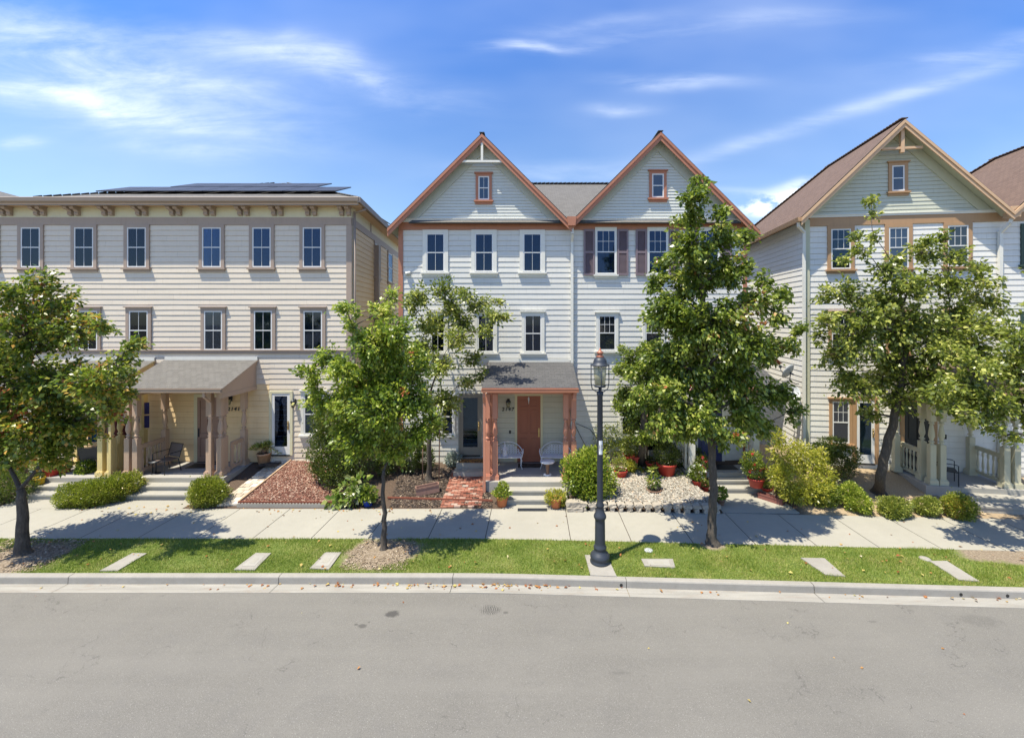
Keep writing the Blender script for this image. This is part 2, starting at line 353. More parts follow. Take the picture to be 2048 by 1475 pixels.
ac = am.mix(am.math('MULTIPLY', am.math('MULTIPLY', am.math('LESS_THAN', vc.outputs['Distance'], .0028), am.ramp(mid, [(.48, (0, 0, 0)), (.6, (1, 1, 1))])), .45), ac, (.06, .056, .05))
# old oil drips and scuffs, each at its own place on the road
gp = am.n('ShaderNodeNewGeometry'); wn = am.noise(v, 7, 4, .7)
def stain(px, py, r, sx, amt):
    x, y, z = G(px, py, -.15); mp = am.n('ShaderNodeVectorMath', operation='SUBTRACT'); am.l(gp.outputs['Position'], mp.inputs[0]); mp.inputs[1].default_value = (x, y, -.15)
    m2 = am.n('ShaderNodeVectorMath', operation='MULTIPLY'); am.l(mp.outputs[0], m2.inputs[0]); m2.inputs[1].default_value = (1/sx, 1, 1)
    ln = am.n('ShaderNodeVectorMath', operation='LENGTH'); am.l(m2.outputs[0], ln.inputs[0])
    d = am.math('ADD', ln.outputs['Value'], am.math('MULTIPLY', am.math('SUBTRACT', wn, .5), r*1.4))
    return am.math('MULTIPLY', am.ramp(am.math('DIVIDE', d, r*2), [(.35, (1, 1, 1)), (.6, (0, 0, 0))]), amt)
crk = am.n('ShaderNodeTexWave'); crk.inputs['Scale'].default_value = 9; crk.inputs['Distortion'].default_value = 7; crk.inputs['Detail'].default_value = 3; am.l(v, crk.inputs['Vector'])
ac = am.mix(am.math('MULTIPLY', stain(981, 1219, .14, 1.5, .9), am.ramp(crk.outputs[1] if False else crk.outputs['Fac'], [(.5, (0, 0, 0)), (.65, (1, 1, 1))])), ac, (.05, .047, .043))
for a in [(785, 1227, .10, 1.4, .8), (725, 1251, .055, 1.6, .6), (712, 1248, .03, 1.4, .6), (1011, 1224, .035, 1.5, .5), (738, 1243, .02, 1.4, .5), (1960, 1240, .18, 2.2, .22), (1240, 1345, .03, 6.0, .2), (890, 1432, .02, 3.0, .3), (1745, 1242, .03, 3.0, .3)]:
    ac = am.mix(stain(*a), ac, (.045, .042, .04))
am.col(ac); am.rough(.9); b1 = am.bump(fa, .55, .006); am.bump(fb, .25, .01, b1)
structure(strips([(-30, -.15), (-4, -.15), (4, -.15), (9.46, -.15)], -60, 60, step=2).build('road', am.m))
# concrete gutter and kerb, cast in lengths
JX = [-40, -34, -28, -22, -16, -10.6, -5.8, -1.83, 2.1, 6.2, 11.1, 16, 22, 30, 40]
km = Mat('gutter_concrete'); v = km.world(); n1 = km.noise(km.world((.35, 3, 3)), 2.2, 6, .65); n2 = km.noise(v, 80, 3); n3 = km.noise(km.world((.6, 2.2, 1)), 3.5, 6, .7)
kc = km.ramp(n1, [(.3, (.20, .188, .165)), (.65, (.325, .31, .275))]); kc = km.mix(.3, kc, km.ramp(n2, [(.3, (.22, .21, .185)), (.7, (.45, .43, .39))]))
kc = km.mix(km.math('MULTIPLY', km.ramp(n3, [(.55, (0, 0, 0)), (.75, (1, 1, 1))]), .55), kc, (.24, .17, .12)); km.col(kc); km.rough(.9); km.bump(n2, .3, .004)
m1, m2 = M(), M()
for a, b in zip(JX, JX[1:]):
    strips([(9.463, -.25), (9.463, -.146), (9.62, -.155), (9.80, -.168)], a+.006, b-.006, m=m1)
    strips([(9.80, -.25), (9.80, -.168), (9.808, -.03), (9.822, -.008), (9.845, 0), (9.948, 0), (9.948, -.2)], a+.006, b-.006, m=m2)
structure(m1.build('gutter', km.m)); kerb = structure(m2.build('kerb', 'kerb'))
for px, py in ((1241, 1169), (1886, 1186), (1971, 1189)):
    x = (px-CX)/F*9.75; mm = M(); y = 9.803+off(x); mm.add([(x+.035*math.cos(a), y-.004, -.11+.035*math.sin(a)) for a in [i*math.pi/6 for i in range(12)]], [tuple(range(12))]); mm.tube([(x, y-.003, -.11), (x, y+.2, -.11)], .036, 12, 0, True, False)
    mm.build('drain_outlet', 'black', kerb)
# lawn base: grass soil with bare earth rings round the two street trees
TA = G(45, 1110); TB = G(767, 1100); TD = G(1425, 1086)
lm = Mat('turf'); v = lm.world(); a = lm.noise(v, 1.3, 5, .6); b = lm.noise(v, 45, 4, .7); 
lc = lm.ramp(a, [(.3, (.07, .11, .018)), (.5, (.12, .165, .026)), (.72, (.24, .22, .08))]); lc = lm.mix(.45, lc, lm.ramp(b, [(.3, (.045, .075, .012)), (.7, (.20, .25, .05))]))
gp = lm.n('ShaderNodeNewGeometry'); wn = lm.noise(v, 2.6, 6, .65)
DIRT = [(TA[0]+.1, TA[1]-.15, 1.05, .85), (TB[0], TB[1]-.1, 1.0, .75), (12.2, 10.75, 1.6, .5), (TD[0], TD[1], .35, .3)]
dm = None
for x, y, r, q in DIRT:
    s1 = lm.n('ShaderNodeVectorMath', operation='SUBTRACT'); lm.l(gp.outputs['Position'], s1.inputs[0]); s1.inputs[1].default_value = (x, y, 0)
    s2 = lm.n('ShaderNodeVectorMath', operation='MULTIPLY'); lm.l(s1.outputs[0], s2.inputs[0]); s2.inputs[1].default_value = (1/r, 1/q, 0)
    ln = lm.n('ShaderNodeVectorMath', operation='LENGTH'); lm.l(s2.outputs[0], ln.inputs[0])
    d = lm.ramp(lm.math('ADD', lm.math('MULTIPLY', ln.outputs['Value'], .5), lm.math('MULTIPLY', lm.math('SUBTRACT', wn, .5), .7)), [(.38, (1, 1, 1)), (.58, (0, 0, 0))])
    dm = d if dm is None else lm.mix(1.0, dm, d, 'LIGHTEN')
ec = lm.ramp(lm.noise(v, 26, 6, .75), [(.3, (.10, .075, .05)), (.5, (.23, .18, .125)), (.68, (.37, .31, .24))])
lm.col(lm.mix(dm, lc, ec)); lm.rough(.95); lm.bump(b, .7, .03)
mm = M(); nx = 240
ys = [9.95+1.55*i/8 for i in range(9)]
def lawn_z(x, y):
    z = -.006+.003*math.sin(x*3.1+y*2)+.003*math.sin(x*7.3)
    for (tx, ty, r, q) in DIRT[:2]:
        z += .05*math.exp(-((x-tx)/.45)**2-((y-off(x)-ty+off(tx))/.4)**2)
    return z
for i in range(nx):
    xa, xb = -30+60*i/nx, -30+60*(i+1)/nx
    for ya, yb in zip(ys, ys[1:]):
        mm.add([(xx, yy+off(xx), lawn_z(xx, yy) if 9.96 < yy < 11.49 else -.01) for xx, yy in ((xa, ya), (xb, ya), (xb, yb), (xa, yb))], [(0, 1, 2, 3)], sm=True)
structure(mm.build('lawn', lm.m))
# sidewalk slabs with tooled joints
SJ = [-40, -30, -21.6, -20, -18.4, -16.8, -15.2, -13.7, -12.15, -10.6, -9.05, -7.5, -5.94, -4.41, -2.81, -1.28, 1.0, 2.6, 4.2, 5.8, 7.35, 8.9, 10.45, 12, 13.6, 15.2, 16.8, 18.4, 20, 30, 40]
mm = M()
for a, b in zip(SJ, SJ[1:]): strips([(11.50, -.15), (11.50, -.006), (11.51, 0), (13.29, 0), (13.30, -.006), (13.3, -.15)], a+.009, b-.009, m=mm, step=1)
strips([(11.51, -.03), (13.29, -.03)], -40, 40, 1, mm)
structure(mm.build('sidewalk', ['concrete', 'soil']))
# sloping front gardens
bm_ = Mat('garden_soil'); v = bm_.world(); n1 = bm_.noise(v, 1.2, 5); n2 = bm_.noise(v, 34, 6, .75)
xs_ = bm_.n('ShaderNodeSeparateXYZ'); bm_.l(v, xs_.inputs[0])
dark = bm_.ramp(n2, [(.3, (.035, .025, .018)), (.6, (.12, .08, .055)), (.75, (.26, .2, .15))]); sand = bm_.ramp(n2, [(.3, (.24, .17, .10)), (.6, (.40, .31, .20)), (.75, (.5, .42, .3))])
bm_.col(bm_.mix(bm_.ramp(bm_.math('ADD', bm_.math('MULTIPLY', xs_.outputs[0], .1), bm_.math('MULTIPLY', n1, .1)), [(.86, (0, 0, 0)), (.9, (1, 1, 1))]), dark, sand)); bm_.rough(.95); bm_.bump(n2, .9, .03)
mm = M(); nx, ny = 500, 30
for i in range(nx):
    for j in range(ny):
        P = []
        for di, dj in ((0, 0), (1, 0), (1, 1), (0, 1)):
            x = -30+60*(i+di)/nx; y = 13.305+off(x)+(4.6)*(j+dj)/ny; P.append((x, y, zg(x, y)-.012 + (0 if zg(x, y) < 0 else 1)* .012*math.sin(x*5.1+j+dj)*math.sin(x*2.3)*(1 if j+dj else 0)))
        mm.add(P, [(0, 1, 2, 3)], sm=True)
structure(mm.build('garden_soil', bm_.m))
def quadpatch(name, q, mat, lift=.03, nz_=.0, nu=24, nv=16, rnd=None, side=True):
    rnd = rnd or random.Random(3); m = M(); a, b, c, d = [Vector(p) for p in q]; P = {}
    for i in range(nu+1):
        for j in range(nv+1):
            s, t = i/nu, j/nv; p = (a*(1-s)+b*s)*(1-t)+(d*(1-s)+c*s)*t
            e = 0 if i in (0, nu) or j in (0, nv) else 1
            P[i, j] = (p.x, p.y, p.z+lift+e*nz_*rnd.uniform(-1, 1)-(0 if e else lift*.6))
    for i in range(nu):
        for j in range(nv): m.add([P[i, j], P[i+1, j], P[i+1, j+1], P[i, j+1]], [(0, 1, 2, 3)], sm=True)
    return m.build(name, mat)
def chips(name, q, n, size, flat, mat, lift, seed, label=None, avoid=None):
    r = np.random.default_rng(seed); a, b, c, d = [np.array(p) for p in q]
    s = r.random(n)[:, None]; t = r.random(n)[:, None]; p = (a*(1-s)+b*s)*(1-t)+(d*(1-s)+c*s)*t; p[:, 2] += lift+r.random(n)*size*.3
    base = np.array([(-1, -.5, -.4), (1, -.6, -.4), (.8, .6, -.3), (-.9, .5, -.4), (-.6, -.2, .5), (.7, -.25, .4), (.5, .35, .5), (-.5, .3, .4)])
    fs = [(0, 1, 5, 4), (1, 2, 6, 5), (2, 3, 7, 6), (3, 0, 4, 7), (4, 5, 6, 7)]
    th = r.random(n)*6.283; sc = size*(.5+r.random(n)); V = base[None]*np.array([1, .8, flat])[None, None]*(.75+.5*r.random((n, 8, 3)))*sc[:, None, None]
    til = (r.random(n)-.5)*.9; cz, sz = np.cos(th)[:, None], np.sin(th)[:, None]; ct, st = np.cos(til)[:, None], np.sin(til)[:, None]
    x = V[..., 0]*ct+V[..., 2]*st; z = -V[..., 0]*st+V[..., 2]*ct; X = x*cz-V[..., 1]*sz; Y = x*sz+V[..., 1]*cz
    Wd = np.stack([X, Y, z], -1)+p[:, None]; me = bpy.data.meshes.new(name)
    F_ = (np.array(fs)[None]+8*np.arange(n)[:, None, None]).reshape(-1, 4)
    fill(me, Wd.reshape(-1, 3), F_); me.materials.append(mat if not isinstance(mat, str) else MT[mat])
    o = bpy.data.objects.new(name, me); C.objects.link(o); return tag(o, label, None, None, 'stuff')
def fill(me, V, F_):
    n = len(V); k = F_.shape[1]; me.vertices.add(n); me.vertices.foreach_set('co', V.astype('f4').ravel())
    me.loops.add(F_.size); me.loops.foreach_set('vertex_index', F_.astype('i4').ravel())
    me.polygons.add(len(F_)); me.polygons.foreach_set('loop_start', (np.arange(len(F_))*k).astype('i4')); me.polygons.foreach_set('loop_total', np.full(len(F_), k, 'i4')); me.update(calc_edges=True); me.validate()
def island_mat(name, stops, rough=.85):
    m = Mat(name); ge = m.n('ShaderNodeNewGeometry'); m.col(m.ramp(ge.outputs['Random Per Island'], stops)); m.rough(rough); return m.m
# ------------------------------------------------------------------ house frame
class House:
    def __init__(s, name, label, cat, ox, oy, th=0.0):
        s.O = Vector((ox, oy)); s.th = th; s.u = Vector((math.cos(th), math.sin(th))); s.n = Vector((-math.sin(th), math.cos(th)))
        s.root = thing(name, label, cat, (ox, oy, 0), th); s.cache = {}
    def q(s, px, py, o=0.0):
        d = Vector(((px-CX)/F, 1)); t = (s.O.dot(s.n)-o)/d.dot(s.n); P = d*t
        return (P-s.O).dot(s.u), HC-(py-HY)/F*t
    def x(s, px, o=0.0): return s.q(px, HY, o)[0]
    def loc(s, P): v = Vector(P[:2])-s.O; return (v.dot(s.u), v.dot(s.n), P[2])
def clap(m, xl, xr, z0, z1, e, wob=1.0, seed=1, mi=0, th=.018):
    """lap siding: xl, xr functions of z (or numbers); plane y=0 faces -y"""
    r = random.Random(seed); L = xl if callable(xl) else (lambda z: xl); Rr = xr if callable(xr) else (lambda z: xr)
    n = max(1, round((z1-z0)/e)); e = (z1-z0)/n
    for i in range(n):
        za, zb = z0+i*e, z0+(i+1)*e; zm = za+e*.02
        xa, xb = L(zm), Rr(zm); xc, xd = L(zb), Rr(zb)
        if xb-xa < .02: continue
        k = max(1, int((xb-xa)/1.1)); J = [(r.uniform(-1, 1)*.0028*wob, r.uniform(-1, 1)*.002*wob) for _ in range(k+1)]
        for j in range(k):
            s0, s1 = j/k, (j+1)/k; (p0, q0), (p1, q1) = J[j], J[j+1]
            A = (xa+(xb-xa)*s0, -th-q0, za+p0); B = (xa+(xb-xa)*s1, -th-q1, za+p1); gv = min(.019, e*.12); Cc = (xc+(xd-xc)*s1, -.003, zb-gv+p1); D = (xc+(xd-xc)*s0, -.003, zb-gv+p0); Ei = (D[0], .014, zb+.006); Fi = (Cc[0], .014, zb+.006)
            A2 = (A[0], 0.015, A[2]+.001); B2 = (B[0], .015, B[2]+.001)
            uv = [(A[0], i+.1), (B[0], i+.1), (Cc[0], i+.9), (D[0], i+.9)]
            m.add([A, B, Cc, D], [(0, 1, 2, 3)], mi, [uv]); m.add([D, Cc, Fi, Ei], [(0, 1, 2, 3)], mi, [[(A[0], i+.5)]*4]); m.add([A2, B2, B, A], [(0, 1, 2, 3)], mi, [[(A[0], i+.1)]*4])
def window(H, x, z, w, h, cw=.12, casing='trim_white', sash='sash_white', pane='pane', blind='blind_grey', cols=2, crown=True, sill=True, grid_top=False, bfrac=1.0, proud=.055, name='window', top=None, apron=False, mrows=1):
    """x centre, z bottom of sash frame, w,h of sash frame"""
    key = (round(w, 2), round(h, 2), cw, casing, pane, blind, cols, crown, sill, grid_top, bfrac, top, apron, mrows)
    loc = (x, 0, z)
    if key in H.cache: return copy_tree(H.cache[key], H.root, loc)
    a = w/2; tp = cw if top is None else top; m = M()
    m.box(-a-cw, -a, -proud, -.0, -.02, h); m.box(a, a+cw, -proud, 0, -.02, h); m.box(-a-cw, a+cw, -proud-.002, 0, h, h+tp)
    if crown: m.box(-a-cw-.05, a+cw+.05, -proud-.05, 0, h+tp, h+tp+.045)
    if sill:
        m.box(-a-cw-.06, a+cw+.06, -proud-.06, 0, -.08, -.02); m.box(-a-cw-.02, a+cw+.02, -proud+.005, 0, -.17, -.08)
    elif cw > 0: m.box(-a-cw, a+cw, -proud-.002, 0, -.02-cw*.8, -.02)
    o = m.build(name, casing, H.root, loc); H.cache[key] = o
    f = .045; m = M(); y0, y1 = -.046, -.018
    m.box(-a, -a+f, y0, y1, 0, h); m.box(a-f, a, y0, y1, 0, h); m.box(-a+f, a-f, y0-.001, y1, 0, f); m.box(-a+f, a-f, y0-.001, y1, h-f, h)
    m.box(-a+f, a-f, y0-.004, y1, h/2-.018, h/2+.018)
    for r_, (b0, b1) in enumerate(((f, h/2-.018), (h/2+.018, h-f))):
        if grid_top and r_ == 0: continue
        for c in range(1, cols): xx = -a+f+(w-2*f)*c/cols; m.box(xx-.006, xx+.006, y0+.008, y1-.004, b0, b1)
        if grid_top: m.box(-a+f, a-f, y0+.009, y1-.003, (b0+b1)/2-.008, (b0+b1)/2+.008)
    m.build('sash', sash, o)
    m = M(); m.box(-a+f*.5, a-f*.5, -.030, -.027, f*.5, h-f*.5); m.build('pane', pane, o)
    if blind:
        m = M(); m.box(-a+f*.5, a-f*.5, -.0215, -.0195, h*(1-bfrac)+f*.5, h-f*.5); m.build('blind', blind, o)
    m = M(); m.box(-a+f*.4, a-f*.4, -.0185, -.0175, f*.4, h-f*.4); m.build('dark_interior', 'black', o)
    return o
def door(H, x, z, w, h, leaf, casing, cw=.12, handle='brass', side=1, glass=None, y=0.0, name='door'):
    o = M(); o.box(-w/2-cw, -w/2, -.05, 0, 0, h); o.box(w/2, w/2+cw, -.05, 0, 0, h); o.box(-w/2-cw, w/2+cw, -.052, 0, h, h+cw*.9)
    fr = o.build(name, casing, H.root, (x, y, z)); m = M(); m.box(-w/2, w/2, -.028, -.018, 0.02, h)
    if glass:
        b = .105; m = M(); m.box(-w/2, -w/2+b, -.035, -.015, .02, h); m.box(w/2-b, w/2, -.035, -.015, .02, h); m.box(-w/2+b, w/2-b, -.034, -.015, .02, .32); m.box(-w/2+b, w/2-b, -.034, -.015, h-b, h)
        p = M(); p.box(-w/2+b, w/2-b, -.026, -.023, .32, h-b); p.build('pane', glass[0], fr)
        if glass[1]: c = M(); c.box(-w/2+b, w/2-b, -.0185, -.0165, .32+(h-b-.32)*(1-glass[2]), h-b); c.build('blind', glass[1], fr)
        c = M(); c.box(-w/2+b, w/2-b, -.0155, -.0145, .32, h-b); c.build('dark_interior', 'black', fr)
    else:
        st = .10; mid = .09; cx = [(-w/2+st, -mid/2), (mid/2, w/2-st)]; rows = [(.22, .93), (1.08, 2.0 if h > 2.3 else 1.6), (h-.40, h-.12)]
        # raised stiles and rails around six sunk panels
        zs = [0.02, rows[0][0], rows[0][1], rows[1][0], rows[1][1], rows[2][0], rows[2][1], h]
        m.box(-w/2, -w/2+st, -.052, -.028, .02, h); m.box(w/2-st, w/2, -.052, -.028, .02, h); m.box(-mid/2, mid/2, -.0515, -.028, .02, h)
        for k in (0, 2, 4, 6):
            for xa, xb in cx: m.box(xa, xb, -.051, -.028, zs[k], zs[k+1])
        for xa, xb in cx:
            for za, zb in rows: m.box(xa+.04, xb-.04, -.042, -.028, za+.035, zb-.035)
    m.build('door_leaf', leaf, fr)
    t = M(); t.box(-w/2, w/2, -.08, 0, -.03, .02); t.build('threshold', 'black', fr)
    hm = M(); hx = side*(w/2-.06); hm.box(hx-.025, hx+.025, -.062, -.052, .95, 1.28); hm.tube([(hx, -.052, .98), (hx, -.09, 1.0), (hx, -.095, 1.1), (hx, -.055, 1.15)], .009, 6); hm.lathe([(.026, 0), (.026, .02)], 10, (hx, -.065, 1.22)); hm.build('handle', handle, fr)
    return fr
def lathe_col(m, x, y, z0, z1, w=.17):
    h = z1-z0; a = z0+h*.45; b = z0+h*.715; hw = w/2
    m.box(x-hw-.045, x+hw+.045, y-hw-.045, y+hw+.045, z0, z0+.15); m.box(x-hw-.02, x+hw+.02, y-hw-.02, y+hw+.02, z0+.15, z0+.19)
    m.box(x-hw, x+hw, y-hw, y+hw, z0+.19, a); m.box(x-hw, x+hw, y-hw, y+hw, b, z1)
    L = b-a; pr = [(hw*.98, 0), (hw*.75, .03), (hw*.5, .06), (hw*.55, .08), (hw*.95, .1), (hw*.95, .13), (hw*.55, .16), (hw*.62, .22), (hw*.98, .34), (hw*1.0, .42), (hw*.85, .58), (hw*.58, .80), (hw*.52, .86), (hw*.9, .89), (hw*.9, .92), (hw*.6, .94), (hw*.98, 1.0)]
    m.lathe([(r_, t*L) for r_, t in pr], 18, (x, y, a))
def porch(H, x0, x1, fy, roof, cols, cm, fm, rails, roofmat, gm_, spout=None, ceil=None, steps=None, front_rail=None, top=3.34, zf=.475, side_panels=(True, True), backcols=(), cw=.17, label=None):
    """all y are distances in front of the wall (house-local -y)"""
    pf = M(); pf.box(x0, x1, -fy, -.02, -.1, zf); p = pf.build('porch_floor', fm, H.root)
    rx0, rx1, ry, zlo, zhi = roof
    m = M(); m.slab([(rx0, -ry, zlo), (rx1, -ry, zlo), (rx1, -.02, zhi), (rx0, -.02, zhi)], .05); rf = m.build('porch_roof', [roofmat, cm], H.root)
    m = M(); m.box(rx0+.02, rx1-.02, -.06, -.018, zhi-.02, zhi+.10); m.build('flashing', 'trim_white', rf)
    m = M(); m.box(rx0+.0, rx1-.0, -ry-.10, -ry-.005, zlo-.13, zlo-.02); m.box(rx0+.01, rx1-.01, -ry-.11, -ry-.09, zlo-.035, zlo-.012); m.build('porch_gutter', gm_, rf)
    m = M(); yb = -fy+.28
    sl = (zhi-zlo)/(ry-.02)
    for k, xx in enumerate((rx0+.12, rx1-.12)):
        if side_panels[k]:
            zz = lambda y: zlo+(ry+y)*sl-.06
            m.prism([(-ry+.08, top), (-.02, top), (-.02, zz(-.02)), (-ry+.08, zz(-ry+.08))], xx-.04, xx+.04, 'x')
            m.prism([(-ry, zz(-ry)-.16), (-.02, zz(-.02)-.16), (-.02, zz(-.02)+.03), (-ry, zz(-ry)+.03)], xx-(.065 if k == 0 else -.02), xx+(.065 if k else -.02), 'x')
            m.box(xx-.055, xx+.055, -ry+.09, -.021, top-.14, top+.003)
    m.box(rx0+.14, rx1-.14, yb-.07, yb+.07, top, zlo+.02+.28*0); m.box(rx0+.16, rx1-.16, yb+.07, -.02, top+.03, top+.06)
    m.build('porch_beam', cm, rf)
    for (cx, cy) in cols:
        m = M(); lathe_col(m, cx, -cy, zf, top, cw); m.build('column', cm, p)
    for (cx, cy) in backcols:
        m = M(); lathe_col(m, cx, -cy, zf, top, cw); m.build('column', cm, p)
    bal = None
    for (xr, ya, yb_) in rails:
        m = M(); m.bar((xr, -ya, zf+1.0), (xr, -yb_, zf+1.0), .09, .05); m.bar((xr, -ya, zf+.93), (xr, -yb_, zf+.93), .045, .10); m.bar((xr, -ya, zf+.13), (xr, -yb_, zf+.13), .07, .09)
        for yy in (ya, yb_): m.box(xr-.03, xr+.03, -yy-.03, -yy+.03, zf+.05, zf+1.0)
        o = m.build('railing', cm, p); n = max(3, int(abs(ya-yb_)/.16))
        for i in range(n):
            t = (i+.5)/n; yy = -(ya+(yb_-ya)*t)
            if bal is None:
                m = M(); pr = [(.036, 0), (.036, .08), (.018, .1), (.03, .13), (.038, .22), (.034, .3), (.018, .5), (.022, .54), (.034, .56), (.034, .66), (.02, .7)]
                m.lathe([(r_, .175+t_) for r_, t_ in pr], 8); bal = m.build('baluster', cm, o, (xr, yy, zf))
            else: copy_obj(bal, o, (xr, yy, zf))
    if spout is not None:
        m = M(); m.box(spout-.04, spout+.04, -ry-.06, -ry+.02, zlo-.3, zlo-.12); m.bar((spout, -ry-.02, zlo-.28), (spout, -fy-.05, zlo-.5), .08, .06); m.box(spout-.04, spout+.04, -fy-.08, -fy-.02, 0.1, zlo-.48); m.build('downspout', cm, rf)
    if steps:
        sx0, sx1, n = steps; rise = zf/n; m = M()
        m.box(sx0, sx1, -fy-.012, -fy+.05, -.1, zf-.006)
        for i in range(1, n):
            z = zf-rise*i; m.box(sx0, sx1, -fy-.31*i-.02, -fy-.31*(i-1)-.0, -.1, z)
            m.box(sx0, sx1, -fy-.31*i-.045, -fy-.31*i-.02, z-.05, z-.001)
        m.build('step', 'step', p)
    return p, rf
def text(H, s, x, z, size, y=-.03, mat='black', shear=.18):
    cu = bpy.data.curves.new('t', 'FONT'); cu.body = s; cu.size = size; cu.extrude = .006; cu.shear = shear; cu.align_x = 'CENTER'; cu.offset = .005
    cu.space_character = 1.28
    o = bpy.data.objects.new('t', cu); C.objects.link(o); dg = bpy.context.evaluated_depsgraph_get(); me = bpy.data.meshes.new_from_object(o.evaluated_get(dg))
    bpy.data.objects.remove(o); q = bpy.data.objects.new('house_number', me); C.objects.link(q); me.materials.clear(); me.materials.append(MT[mat]); q.parent = H.root if isinstance(H, House) else H; q.location = (x, y, z); q.rotation_euler = (R(90), 0, 0); return q
def wall_lamp(H, x, z, y=0.0):
    m = M(); m.lathe([(.05, 0), (.06, .02), (.02, .03)], 10, (0, -.03, .25)); m.tube([(0, 0, .2), (0, -.1, .24), (0, -.14, .3), (0, -.14, .27)], .012, 6); m.box(-.05, .05, -.02, 0, .1, .3)
    m.lathe([(.10, .20), (.075, .25), (.03, .28), (.01, .31)], 8, (0, -.14, 0)); m.lathe([(.03, -.02), (.05, 0)], 8, (0, -.14, 0))
    for k in range(4): a = k*math.pi/2; m.tube([(.05*math.cos(a), -.14+.05*math.sin(a), 0), (.085*math.cos(a), -.14+.085*math.sin(a), .2)], .006, 4)
    o = m.build('wall_lamp', 'iron', H.root, (x, y, z)); m = M(); m.lathe([(.045, 0), (.08, .2)], 8, (0, -.14, 0)); m.build('lamp_glass', 'lamp_glass', o); return o
def fwin(H, l, r, t, b, o=0.0, **k):
    x0, zt = H.q(l, t, o); x1, zb = H.q(r, b, o); _, zt2 = H.q(r, t, o); return window(H, (x0+x1)/2, zb, x1-x0, (zt+zt2)/2-zb, **k)
# ================================================================== left building
H1 = House('townhouse', 'long cream clapboard townhouse block with mauve trim, bracketed eaves and solar panels', 'house', 0, 16.2)
r1 = H1.root; XR = -6.84; XL = -30
m = M()
clap(m, XL, XR, 4.60, 9.39, .2, 1.1, 1); clap(m, XL, -17.3, .1, 4.60, .2, 1, 2); clap(m, -17.3, -9.93, .1, 3.4, .2, .6, 3, 1); clap(m, -17.3, -9.93, 3.4, 4.6, .2, 1, 5); clap(m, -9.93, XR, .45, 4.60, .2, 1, 4)
m.build('wall', ['wall_cream', 'wall_yellow'], r1)
m = M(); m.box(XL, XR, .02, .4, -.2, 10.2); m.build('backing_wall', 'frieze', r1)
m = M(); m.box(XL, XR+.0, -.035, .02, 9.385, 9.667); m.box(XL, XR, -.05, .02, 4.55, 4.66); m.box(XL, XR, -.085, .02, 4.66, 4.695)
m.box(-7.02, XR+.02, -.034, .02, 4.70, 9.38); m.box(-7.02, XR+.02, -.034, .02, .4, 4.54); m.build('trim_board', 'mauve', r1)
m = M(); m.box(XL, XR, -.012, .02, 9.667, 10.06); m.build('frieze', 'frieze', r1)
m = M(); m.box(XL, -9.9, -.06, .02, -.2, .32); m.box(-9.9, XR+.03, -.06, .02, -.2, .50); m.build('foundation', 'step', r1)
d = Vector((-.117, 1, 0)).normalized(); nn = Vector((d.y, -d.x, 0))
sidexf = lambda s, y, z: tuple(Vector((XR, 0, 0))+d*s-nn*y+Vector((0, 0, z)))
m = M(sidexf); clap(m, .02, 14, .3, 9.385, .2, .8, 9); m.build('side_wall', 'cream_side' if 0 else 'wall_yellow', r1)
m = M(sidexf); m.box(.03, 14, -.03, .0, 9.387, 9.66); m.box(2.68, 2.86, -.032, 0, 9.67, 10.05); m.build('side_trim', 'mauve', r1)
m = M(sidexf); m.box(.03, 14, -.01, .0, 9.667, 10.06); m.build('side_frieze', 'frieze', r1)
m = M(sidexf); m.box(3.35, 3.6, -.22, -.02, 5.2, 9.2); m.build('conduit_box', 'gutter', r1)
m = M(sidexf); m.tube([(.05, -.1, 9.9), (.05, -.1, .5)], .045, 8); m.tube([(.05, -.5, 10.0), (.05, -.1, 9.85)], .045, 8); m.build('downspout', 'gutter', r1)
phi = math.atan2(d.y, d.x)
for s in (3.9, 6.7):
    w_ = window(H1, 0, 7.79, .95, 1.5, .12, 'mauve', crown=False, cols=2, blind='blind_dark', pane='pane'); w_.location = Vector((XR, 0, 7.79))+d*s; w_.rotation_euler = (0, 0, phi)
# windows
ups = [(-43, -5, 'blind_dark'), (44, 82.7, 'blind_dark'), (150.5, 189, 'blind_dark'), (256, 294, 'blind_dark'), (405.8, 443.5, 'blind_dark'), (506, 543, 'blind_blue'), (606.5, 644, 'blind_blue')]
for l, r, bl in ups: fwin(H1, l, r, 455.2, 534.7, casing='mauve', blind=bl, pane='pane', crown=False, top=.10)
lows = [(-55, -17, 'blind_green', 1), (56, 93, 'blind_green', 1), (160, 197, 'blind_green', 1), (259.8, 297.7, 'blind_grey', 1), (409.5, 446, 'blind_green', .48), (509, 545.5, 'blind_grey', 1), (608, 645.5, 'blind_green', .95)]
for l, r, bl, f in lows: fwin(H1, l, r, 621.5, 699.5, casing='mauve', blind=bl, bfrac=f, sill=False, cols=2, pane='pane_light' if bl == 'blind_grey' else 'pane')
fwin(H1, 609, 647.5, 787.5, 867.5, casing='trim_white', blind='blind_grey', pane='pane_light', cols=2, crown=True)
fwin(H1, 100, 136, 787.5, 867.5, casing='yellow', blind='blind_grey', pane='pane_light')
door(H1, (H1.x(544.7)+H1.x(581))/2, .74, H1.x(581)-H1.x(544.7), 2.32, 'sash_white', 'frieze', glass=('pane', 'blind_grey', .18), cw=.10)
door(H1, -12.15, .475, .92, 2.44, 'mauve_door', 'frieze', cw=.13, side=-1, handle='iron')
door(H1, -15.7, .475, .92, 2.44, 'mauve_door', 'yellow', cw=.12)
text(H1, '2141', H1.x(468), HC-(820.5-HY)/53.09, .19); wall_lamp(H1, H1.x(463), 2.66)
wall_lamp(H1, H1.x(590), 2.55)
m = M(); m.box(-11.66, -11.58, -.05, 0, 1.52, 1.72); m.build('doorbell', 'black', r1); m = M(); m.box(-11.72, -11.5, -.06, 0, 1.8, 1.83); m.build('mail_ledge', 'black', r1)
